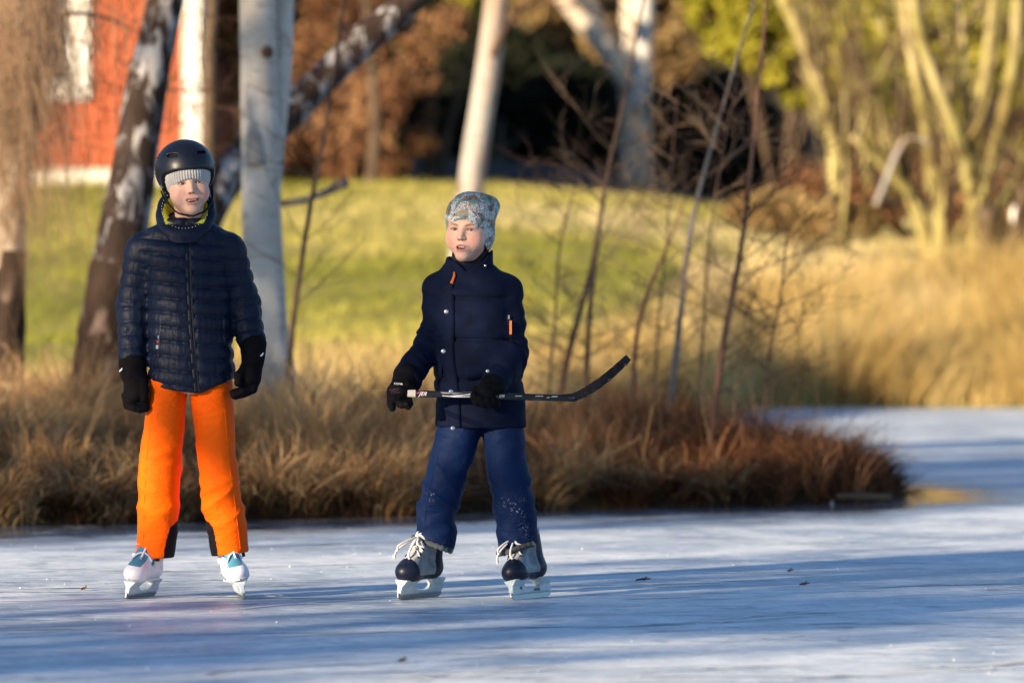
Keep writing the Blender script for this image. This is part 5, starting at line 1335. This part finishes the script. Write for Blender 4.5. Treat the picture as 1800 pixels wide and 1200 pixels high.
    soft_skate(root, A(424, 1050, -0.018), 9, -14, 'white plastic skate leaning inwards')
    return root
build_skater_a()

# =================================================================== skater with the patterned hat and hockey stick
def build_skater_b():
    B = frame_b
    root = empty('person', ((830 - 900) / FPX * DIST, DIST, 0)); tag(root, 'skater in patterned hat, dark navy parka and blue trousers holding a hockey stick', 'person', 'skaters on the ice')
    m_j = fabric('parka_navy', (0.0016, 0.0048, 0.021), 0.8, sheen=0.0, var=0.2, weave=500, spec=0.12, bs=0.35)
    kT = keys(B, [(770, 844, 77, 0.0, .125), (755, 844, 78, 0.0, .125), (700, 845, 79, 0.0, .125), (640, 837, 74, 0.0, .122), (560, 833, 72, 0.0, .120), (515, 829, 71, 0.005, .108), (495, 827, 66, 0.010, .096), (480, 826, 54, 0.012, .082), (466, 826, 44, 0.012, .072), (450, 826, 42, 0.012, .070)])
    armL = [B(770, 512, .01), B(764, 600, .02), B(714, 672, -.13)]; rL = (.056, .056, .049)
    armR = [B(888, 515, .01), B(898, 622, -.01), B(864, 688, -.17)]; rR = (.060, .061, .050)
    seams = [B(0, 527)[2], B(0, 600)[2], B(0, 655)[2] - .03]
    def torso(x, y, z):
        d = s_loft(x, y, z, kT, 2.4)
        for s in seams: d = d + 0.006 * np.exp(-((z - s + 0.02 * x) / 0.007) ** 2)
        f = vnoise(x * 9 + z * 4, y * 9, z * 16, 3) - 0.5; g = vnoise(x * 20, y * 20, z * 30, 5) - 0.5
        d = d - 0.017 * f - 0.007 * g
        d = smax(d, B(0, 755)[2] - 0.012 * x - z, 0.010)
        return smax(d, z - B(0, 463)[2], 0.02)
    def arm(x, y, z, P, R, sd):
        d1, t1 = s_cap(x, y, z, P[0], P[1], R[0], R[1]); d2, t2 = s_cap(x, y, z, P[1], P[2], R[1], R[2])
        L1 = np.linalg.norm(np.array(P[1]) - P[0]); L2 = np.linalg.norm(np.array(P[2]) - P[1])
        u = np.where(d1 < d2, t1 * L1, L1 + t2 * L2)
        w = vnoise(x * 8, y * 8, u * 30, sd) - 0.5 + 0.4 * (vnoise(x * 22, y * 22, u * 50, sd + 2) - .5)
        el = np.exp(-((u - L1) / 0.06) ** 2)
        d = smin(d1, d2, 0.03) - (0.015 + 0.018 * el) * w
        e = np.array(P[2]) - np.array(P[1]); e = e / np.linalg.norm(e)
        cut = (x - P[2][0]) * e[0] + (y - P[2][1]) * e[1] + (z - P[2][2]) * e[2]
        return smax(d, cut, 0.008)
    def collar(x, y, z):
        o_ = s_loft(x, y, z, keys(B, [(505, 825, 47, 0.005, .085), (480, 824, 43, 0.005, .080), (445, 826, 41, 0.010, .074), (430, 827, 42, 0.012, .074)]), 2.2)
        i_ = s_loft(x, y, z, keys(B, [(505, 824, 40, 0.005, .072), (480, 823, 36, 0.002, .068), (445, 826, 35, 0.008, .063), (430, 827, 36, 0.010, .063)]), 2.2)
        top = np.interp(x, [-0.10, -0.06, -0.02, 0.04, 0.08], [1.198, 1.190, 1.152, 1.190, 1.232]) + 0.10 * np.clip(y, -.05, .1)
        d = smax(smax(o_, -i_, .004), z - top, 0.006)
        return smax(d, B(0, 508)[2] - z, .006) - 0.003 * (vnoise(x * 30, y * 30, z * 30, 4) - .5)
    def parka(x, y, z):
        return smin(smin(torso(x, y, z), np.minimum(arm(x, y, z, armL, rL, 7), arm(x, y, z, armR, rR, 17)), 0.024), collar(x, y, z), 0.006)
    V, F = surface_nets(parka, (-0.32, -0.24, 0.57), (0.23, 0.17, 1.28), 0.0042)
    jk = mesh_obj('parka', V, F, m_j, root)
    body_only = lambda x, y, z: smin(torso(x, y, z), collar(x, y, z), .006)
    fl = [B(786, 505)[::2], B(789, 560)[::2], B(788, 630)[::2], B(797, 690)[::2], B(800, 753)[::2]]
    ribbon_on(body_only, fl, 0.044, 0.007, 'storm_flap', m_j, jk, smooth_k=9)
    for (px, py) in ((787, 550), (782, 618), (795, 687), (798, 750)):
        X = B(px, py); y = float(front_y(body_only, [X[0]], [X[2]])[0]) - 0.007; snap(lambda x, yy, z: yy - y, X[0], X[2], 0.0078, M_snap, jk)
    X = B(853, 471); snap(body_only, X[0], X[2], 0.0045, M_snap, jk)
    def flap(path_top, path_bot, nm):
        n = 14; vs = []; fs = []
        for row, lift in ((path_top, .004), (((np.array(path_top) * .5 + np.array(path_bot) * .5)), .016), (path_bot, .012), (path_bot, -.004)):
            P = np.array(spline([(q[0], 0, q[1]) for q in row], n)); y = front_y(body_only, P[:, 0], P[:, 2]); y = np.convolve(np.pad(y, 2, mode='edge'), np.ones(5) / 5, 'valid')
            vs += [(P[i, 0], y[i] - lift, P[i, 2]) for i in range(n)]
        for r_ in range(3): fs += [(r_ * n + i, r_ * n + i + 1, (r_ + 1) * n + i + 1, (r_ + 1) * n + i) for i in range(n - 1)]
        for e in (0, n - 1): fs.append((e, n + e, 2 * n + e, 3 * n + e))
        return mesh_obj(nm, vs, fs, m_j, jk)
    flap([B(816, 648)[::2], B(842, 642)[::2], B(868, 634)[::2]], [B(822, 671)[::2], B(846, 666)[::2], B(872, 657)[::2]], 'pocket_flap')
    flap([B(768, 638)[::2], B(772, 640)[::2], B(777, 643)[::2]], [B(766, 662)[::2], B(771, 664)[::2], B(777, 667)[::2]], 'pocket_flap')
    X = B(858, 652); y = float(front_y(body_only, [X[0]], [X[2]])[0]) - 0.016; snap(lambda x, yy, z: yy - y, X[0], X[2], 0.006, M_snap, jk)
    M_or = fabric('pull_orange', (0.52, 0.12, 0.02), 0.6)
    # collar pull
    X = B(797, 493); y = float(front_y(parka, [X[0]], [X[2]])[0]); mb = MB()
    mb.tube([(X[0] + .004, y - .005, X[2] + .022), (X[0] + .004, y - .009, X[2] + .008), (X[0] - .001, y - .011, X[2] - .006), (X[0] - .006, y - .010, X[2] - .018)], [.0028, .0046, .0046, .006], 6); mb.build('zip_pull', M_or, jk)
    # sleeve pocket zip
    sz = ribbon_on(parka, [B(892, 552)[::2], B(896, 580)[::2], B(900, 606)[::2]], 0.008, 0.002, 'sleeve_zip', M_black, jk)
    X = B(897.5, 579); y = float(front_y(parka, [X[0]], [X[2]])[0]); mb = MB(); mb.box((X[0], y - .006, X[2]), (.008, .005, .048), None); mb.build('zip_pull', M_or, jk)
    X = B(894.5, 561); mb = MB(); mb.box((X[0], y - .004, X[2]), (.006, .005, .014)); mb.build('zip_slider', M_steel, jk)
    # --- neck warmer, head, hat
    sc = lambda x, y, z: smax(smax(s_loft(x, y, z, keys(B, [(500, 824, 34, 0.005, .066), (455, 826, 32, .010, .060), (430, 829, 33, .016, .060)])), 1.08 - z, .006), z - (1.215 + 0.75 * np.clip(y - 0.0, -.08, .1) + 0.55 * np.clip(x - 0.01, 0, .1)), .008)
    V, F = surface_nets(sc, (-0.10, -0.09, 1.06), (0.10, 0.11, 1.31), 0.004)
    mesh_obj('neck_warmer', V, F, fabric('fleece_black', (0.008, 0.009, 0.014), 0.95), root)
    Mh = Matrix.Translation(B(823.5, 407, -0.012)) @ rot_head(-16, 2, 2)
    make_head(root, Mh, (0.0195, 0.0058, -0.001), 0.30, (0.20, 0.11, 0.065), 0.25, 0.55)
    def hat(x, y, z):
        d = s_ell(x, y, z, (0, 0.012, 0.038), (0.0865, 0.1045, 0.093))
        d = smin(d, s_ell(x, y, z, (0.030, 0.060, 0.082), (0.062, 0.066, 0.044)), 0.03)          # slouch at the back
        d = smin(d, s_ell(x, y, z, (0.050, 0.03, -0.022), (0.036, 0.060, 0.06)), 0.02)
        d = smin(d, s_ell(x, y, z, (-0.050, 0.03, -0.015), (0.033, 0.060, 0.05)), 0.02)
        f = vnoise(x * 18 + z * 10, y * 18, z * 34 - x * 12, 7) - 0.5
        d = d - 0.007 * f - 0.002 * (vnoise(x * 60, y * 60, z * 60, 9) - .5)
        ax = np.abs(x)
        low = 0.037 - 17.0 * np.clip(ax - 0.004, 0, 0.09) ** 2 - 0.55 * np.clip(y + 0.060, 0, 0.09)
        d = smax(d, low - z, 0.005)
        return smax(d, -s_ell(x, y, z, (0, 0.012, 0.018), (0.0735, 0.0905, 0.088)), 0.003)
    V, F = surface_nets(hat, (-0.11, -0.12, -0.11), (0.12, 0.16, 0.15), 0.0025)
    m, nt, b = new_mat('patterned_jersey'); v = coords(nt, (1, 1, 1))
    c = ramp(nt, noise(nt, v, 26, 3, 0.5, 1.2), [(0.0, (0.20, 0.11, 0.06)), (0.44, (0.16, 0.085, 0.05)), (0.46, (0.11, 0.20, 0.20)), (0.56, (0.15, 0.26, 0.25)), (0.58, (0.34, 0.20, 0.09)), (0.66, (0.30, 0.17, 0.08)), (0.68, (0.045, 0.03, 0.028)), (1, (0.03, 0.02, 0.02))], 'LINEAR')
    vo = nt.nodes.new('ShaderNodeTexVoronoi'); vo.feature = 'DISTANCE_TO_EDGE'; vo.inputs['Scale'].default_value = 200; nt.links.new(v, vo.inputs['Vector'])
    cells = ramp(nt, vo.outputs['Distance'], [(0.10, (0, 0, 0)), (0.20, (1, 1, 1))])
    mask = ramp(nt, noise(nt, v, 21, 2, 0.5, 0.8), [(0.44, (0, 0, 0)), (0.49, (1, 1, 1))])
    c = mixc(nt, math_n(nt, 'MULTIPLY', cells, mask), c, (0.68, 0.71, 0.77))
    mask2 = ramp(nt, noise(nt, coords(nt, (1.3, 1, 0.6)), 40, 2, 0.5, 1.5), [(0.66, (0, 0, 0)), (0.69, (1, 1, 1))])
    c = mixc(nt, mask2, c, (0.02, 0.022, 0.028))
    nt.links.new(c, b.inputs['Base Color']); b.inputs['Roughness'].default_value = 0.85
    bump(nt, b, noise(nt, v, 600, 2), 0.2, .002)
    hatB = mesh_obj('patterned_hat', V, F, m, root); hatB.data.transform(Mh)
    # --- trousers
    kL = keys(B, [(700, 812, 42, 0.0, .10), (757, 809, 41, 0.0, .10), (800, 797, 39, -.02, .09), (850, 779, 36, -.045, .082), (880, 772, 35.5, -.045, .080), (920, 767, 35, -.02, .078), (970, 763, 35, .0, .080)])
    kR = keys(B, [(700, 878, 40, 0.0, .10), (757, 883, 36, 0.0, .10), (800, 889, 36, -.02, .09), (850, 896, 36, -.045, .082), (880, 900, 36, -.045, .080), (920, 907, 36, -.02, .078), (975, 913, 36, .0, .080)])
    def trousers(x, y, z):
        zl = np.interp(x, [-0.22, -0.20, -0.06], [0.218, 0.212, 0.164]) - 0.12 * np.clip(y, 0, .1); zr = np.interp(x, [0.08, 0.10, 0.19, 0.24], [0.156, 0.160, 0.192, 0.194]) - 0.3 * np.clip(y, 0, .1)
        l = smax(s_loft(x, y, z, kL, 2.2), zl - z, .005); r = smax(s_loft(x, y, z, kR, 2.2), zr - z, .005)
        def fold(cx, sd, sg):
            u = (x - cx) * sg
            a = vnoise(u * 5 + z * 4, y * 5, z * 15 + u * 11, sd); bb = vnoise(u * 12 - z * 5, y * 9, z * 34 - u * 14, sd + 1)
            amp = np.interp(z, [0.16, 0.24, 0.33, 0.46, 0.55, 0.7], [0.009, 0.012, 0.017, 0.011, 0.007, 0.004])
            rd = 1 - np.abs(2 * a - 1)
            return amp * (1.0 * rd ** 2.2 + 0.7 * (bb - 0.5) - 0.40)
        return smax(smin(l - fold(-.05, 23, 1), r - 0.85 * fold(.12, 37, -1), .012), z - 0.68, .01)
    V, F = surface_nets(trousers, (-0.25, -0.17, 0.13), (0.27, 0.15, 0.70), 0.0040)
    m, nt, b = new_mat('blue_shell_fabric'); v = coords(nt)
    c = ramp(nt, noise(nt, v, 7, 3), [(0.3, (0.0026, 0.0105, 0.048)), (0.7, (0.0044, 0.0165, 0.068))])
    sn = noise(nt, v, 130, 4, 0.75); fac = math_n(nt, 'MULTIPLY', ramp(nt, sn, [(0.59, (0, 0, 0)), (0.67, (1, 1, 1))]), attr(nt, 'snow', 'Fac'))
    c = mixc(nt, fac, c, (0.8, 0.82, 0.86)); nt.links.new(c, b.inputs['Base Color'])
    b.inputs['Roughness'].default_value = 0.65; b.inputs['Specular IOR Level'].default_value = 0.12; bump(nt, b, noise(nt, coords(nt, (14, 14, 28)), 1.0, 5, 0.62, 0.8), 0.6, 0.014)
    snow = np.zeros(len(V))
    for (px, py, s, w) in ((757, 872, .016, .8), (897, 882, .022, 1.), (905, 893, .020, 1.), (917, 905, .014, .8), (921, 925, .016, .8), (930, 945, .02, .6), (915, 880, .02, .7)):
        p = B(px, py); snow = np.maximum(snow, w * np.exp(-((V[:, 0] - p[0]) ** 2 + (V[:, 2] - p[2]) ** 2) / s ** 2) * (V[:, 1] < 0))
    tr = mesh_obj('trousers', V, F, m, root, attrs={'snow': snow})
    for pth in ([B(776, 785)[::2], B(760, 840)[::2], B(750, 895)[::2], B(746, 930)[::2]], [B(906, 775)[::2], B(912, 820)[::2], B(920, 880)[::2], B(932, 940)[::2]]): ribbon_on(trousers, pth, 0.004, 0.0022, 'seam', m, tr)
    mf = fabric('hem_lining_grey', (0.07, 0.085, 0.095), 0.95, var=0.5)
    for path, nm in (([(-0.206, -.02, .214), (-0.170, -.082, .202), (-0.118, -.094, .184), (-0.072, -.062, .166)], 'hem_lining'), ([(0.092, -.03, .156), (0.12, -.084, .163), (0.17, -.096, .182), (0.215, -.070, .192)], 'hem_lining')):
        mb = MB(); P = spline(path, 24); mb.tube(P, [0.0100 + 0.002 * math.sin(i * 2.3) for i in range(24)], 8); mb.build(nm, mf, tr, True)
    # --- gloves closed on the stick
    mg = fabric('glove_black_knit', (0.004, 0.0035, 0.005), 0.8, var=0.3, spec=0.1)
    rg = 0.0125; sy = STICK_Y
    gl = glove(root, [(B(710, 672, -.145), B(704, 692, sy + .012), .036, .036), (B(696, 690, sy + .012), B(694, 700, sy + .005), .028, .024)],
          [[B(690, 700, sy + .01), B(689, 712, sy - .004), B(692, 719, sy - .006), rg], [B(700, 700, sy + .018), B(705, 712, sy - .006), B(708, 714, sy - .02), rg], [B(710, 700, sy + .018), B(714, 712, sy - .006), B(716, 712, sy - .02), rg], [B(719, 699, sy + .018), B(722, 711, sy - .002), B(719, 716, sy - .014), rg], [B(718, 680, sy), B(724, 684, sy + .005), B(727, 690, sy + .012), rg]],
          (B(716, 664, -.130), B(711, 674, -.145), .046, .041), mg)
    gr = glove(root, [(B(862, 690, sy + .02), B(852, 696, sy + .020), .038, .036)],
          [[B(838, 688, sy + .03), B(834, 698, sy - .012), B(838, 708, sy - .014), B(846, 712, sy + .008), rg * 1.1], [B(848, 688, sy + .03), B(845, 702, sy - .016), B(849, 711, sy - .012), B(856, 714, sy + .008), rg * 1.1], [B(860, 690, sy + .03), B(857, 706, sy - .014), B(861, 713, sy - .008), B(866, 714, sy + .01), rg * 1.1], [B(870, 692, sy + .03), B(868, 706, sy - .008), B(872, 711, sy), B(876, 710, sy + .012), rg], [B(852, 682, sy), B(862, 680, sy - .02), B(874, 684, sy - .020), rg * 1.05]],
          (B(866, 682, sy + .02), B(860, 690, sy + .02), .047, .040), mg)
    lettering('KOMBI', (B(695, 677)[0], sy - .040, B(0, 677)[2] + .000), (1, .1, -.08), (0, 0, 1), .0098, M_white_print, gl)
    mp = fabric('glove_stripe_plum', (0.055, 0.018, 0.045), 0.8)
    for i in range(4):
        mb = MB(); pts = []
        for u in np.linspace(0, 1, 9): X = B(681 + 24 * u, 689 - 6 * u + i * 2.6); y = float(front_y(lambda x, y, z: glove_sdf(x, y, z, [(B(710, 672, -.145), B(704, 692, sy + .012), .036, .036), (B(696, 690, sy + .012), B(694, 700, sy + .005), .028, .024)], [], None), [X[0]], [X[2]])[0]); pts.append((X[0], min(y, -.10) - .0005, X[2]))
        mb.tube(pts, .0012, 4); mb.build('stripe', mp, gl)
    # --- skates
    hockey_skate(root, B(737, 1054, -0.055), -31, 4, 'navy and silver hockey skate with laces hanging loose', 1, False)
    hockey_skate(root, B(934, 1054, -0.05), -29, -13, 'navy and silver hockey skate tipped over its inner edge', 2, True)
    return root
M_snap = plain('snap_metal', (0.62, 0.58, 0.50), 0.3, metal=0.8, var=0.05)
STICK_Y = -0.19
build_skater_b()

# =================================================================== hockey stick
def build_stick():
    B = frame_b; off = Vector(((830 - 900) / FPX * DIST, DIST, 0)); sy = STICK_Y
    a = Vector(B(718, 693, sy)); e = Vector(B(1010, 702, sy))
    root = empty('hockey_stick', off + a); tag(root, 'black hockey stick with white lettering and taped curved blade, held level', 'hockey stick')
    O = a
    X = (e - a).normalized(); Z = Vector((0, 0, 1)); Z = (Z - X * Z.dot(X)).normalized(); Y = X.cross(Z) * -1
    M_sh, nt, b = new_mat('stick_lacquer')
    v = coords(nt, (3, 30, 60)); f = noise(nt, v, 2.2, 4, .6, 1.0)
    nt.links.new(ramp(nt, f, [(0.40, (0.005, 0.007, 0.013)), (0.60, (0.007, 0.009, 0.016)), (0.64, (0.16, 0.16, 0.19)), (0.68, (0.006, 0.008, 0.014))]), b.inputs['Base Color']); b.inputs['Roughness'].default_value = .4; b.inputs['Specular IOR Level'].default_value = .25
    def shaft(s0, s1, h, w, name, mat):
        mb = MB(); c = 0.0035; prof = [(-w, -h + c), (-w + c, -h), (w - c, -h), (w, -h + c), (w, h - c), (w - c, h), (-w + c, h), (-w, h - c)]
        vs = [tuple(X * s + Y * p[0] + Z * p[1]) for s in (s0, s1) for p in prof]; fs = [(k, (k + 1) % 8, 8 + (k + 1) % 8, 8 + k) for k in range(8)] + [tuple(reversed(range(8))), tuple(range(8, 16))]
        mb.add(vs, fs); return mb.build(name, mat, root)
    L = (e - a).length
    shaft(0.0, 0.028, .0128, .0098, 'butt_cap', plain('tape_beige', (0.42, 0.38, 0.35), 0.8, var=.15))
    sh = shaft(0.0282, L, .0115, .0092, 'shaft', M_sh)
    fr = -0.0100
    def prt(txt, px, size, mat, dz=-.006, shear=.45):
        p = X * ((px - 718) / 500.0) + Y * (-1 if Y.y > 0 else 1) * 0.0098 + Z * dz; lettering(txt, p, X, Z, size, mat, sh, shear=shear, depth=.0003)
    prt('JER', 738, .019, M_white_print, -.0062)
    prt('OR', 877, .0135, M_white_print, -.004)
    M_red = plain('red_print', (0.30, 0.03, 0.07), .5)
    def stripe(pts, mat):
        s = (-1 if Y.y > 0 else 1) * 0.0096; mb = MB(); mb.add([tuple(X * ((p - 718) / 500.) + Y * s + Z * q) for p, q in pts], [tuple(range(len(pts)))]); mb.build('printed_stripe', mat, sh)
    stripe([(733, .003), (740, .009), (746, .009), (737, .001)], M_red)
    stripe([(775, .008), (800, .0065), (816, .0075), (800, .003), (778, .004)], plain('grey_print', (.36, .35, .38), .5))
    stripe([(790, -.004), (812, .001), (827, .006), (828, .003), (812, -.003), (794, -.006)], M_white_print)
    stripe([(778, -.003), (800, -.0055), (827, -.003), (827, -.0058), (800, -.0082), (779, -.0052)], M_white_print)
    stripe([(815, -.0002), (827, .0024), (827, .0006), (814, -.0018)], M_red)
    for p0, p1, z0 in ((866, 874, -.004), (905, 918, .000), (940, 955, .002), (960, 966, -.002), (968, 980, .002)): stripe([(p0, z0), (p0 + 2, z0 + .004), (p1, z0 + .004), (p1 - 1, z0 + .0018), (p0 + 3, z0 + .0014)], plain('worn_print', (.40, .42, .46), .5))
    # curved taped blade
    path = spline([B(985, 701, sy), B(1012, 698, sy), B(1045, 680, sy + .004), B(1075, 657, sy + .012), B(1103, 631, sy + .026)], 30)
    hh = np.interp(np.linspace(0, 1, 30), [0, .2, .45, .8, 1], [.0115, .0145, .0165, .0150, .0125]); vs = []; fs = []
    for i, p in enumerate(path):
        t = Vector(path[min(i + 1, 29)]) - Vector(path[max(i - 1, 0)]); t.normalize(); up = Vector((0, -1, 0)).cross(t).normalized(); up = up if up.z > 0 else -up
        nn = t.cross(up).normalized(); h = hh[i] * (1 + .04 * math.sin(i * 2.1)); w = .0045
        for (u, q) in ((-1, -1), (1, -1), (1.15, 0), (1, 1), (-1, 1), (-1.15, 0)): vs.append(tuple(Vector(p) - O + nn * w * u + up * h * q))
    for i in range(29): fs += [(i * 6 + k, i * 6 + (k + 1) % 6, (i + 1) * 6 + (k + 1) % 6, (i + 1) * 6 + k) for k in range(6)]
    fs += [tuple(reversed(range(6))), tuple(range(29 * 6, 30 * 6))]
    m, nt, b = new_mat('blade_tape'); v = coords(nt)
    w = nt.nodes.new('ShaderNodeTexWave'); w.inputs['Scale'].default_value = 26; w.inputs['Distortion'].default_value = 1.5; nt.links.new(v, w.inputs['Vector'])
    c = ramp(nt, noise(nt, v, 70, 4, .7), [(0.35, (0.006, 0.006, 0.009)), (0.66, (0.018, 0.019, 0.023)), (0.78, (0.16, 0.16, 0.17))]); nt.links.new(c, b.inputs['Base Color']); b.inputs['Roughness'].default_value = .8; b.inputs['Specular IOR Level'].default_value = .15; bump(nt, b, w.outputs['Fac'], .25, .002)
    bl = mesh_obj('stick_blade', vs, fs, m, root, smooth=False)
    for i, (px, py) in enumerate(((1020, 700), (1071, 668), (1099, 642))):
        p = Vector(B(px, py, sy + .004)) - O; mb = MB(); mb.tube([p + Vector((-.008, 0, -.002)), p + Vector((0, -.003, -.003)), p + Vector((.007, 0, .002))], [.002, .0038, .0015], 5); mb.build('tape_fray', plain('tape_fray', (.05, .04, .045), .9), bl)
build_stick()
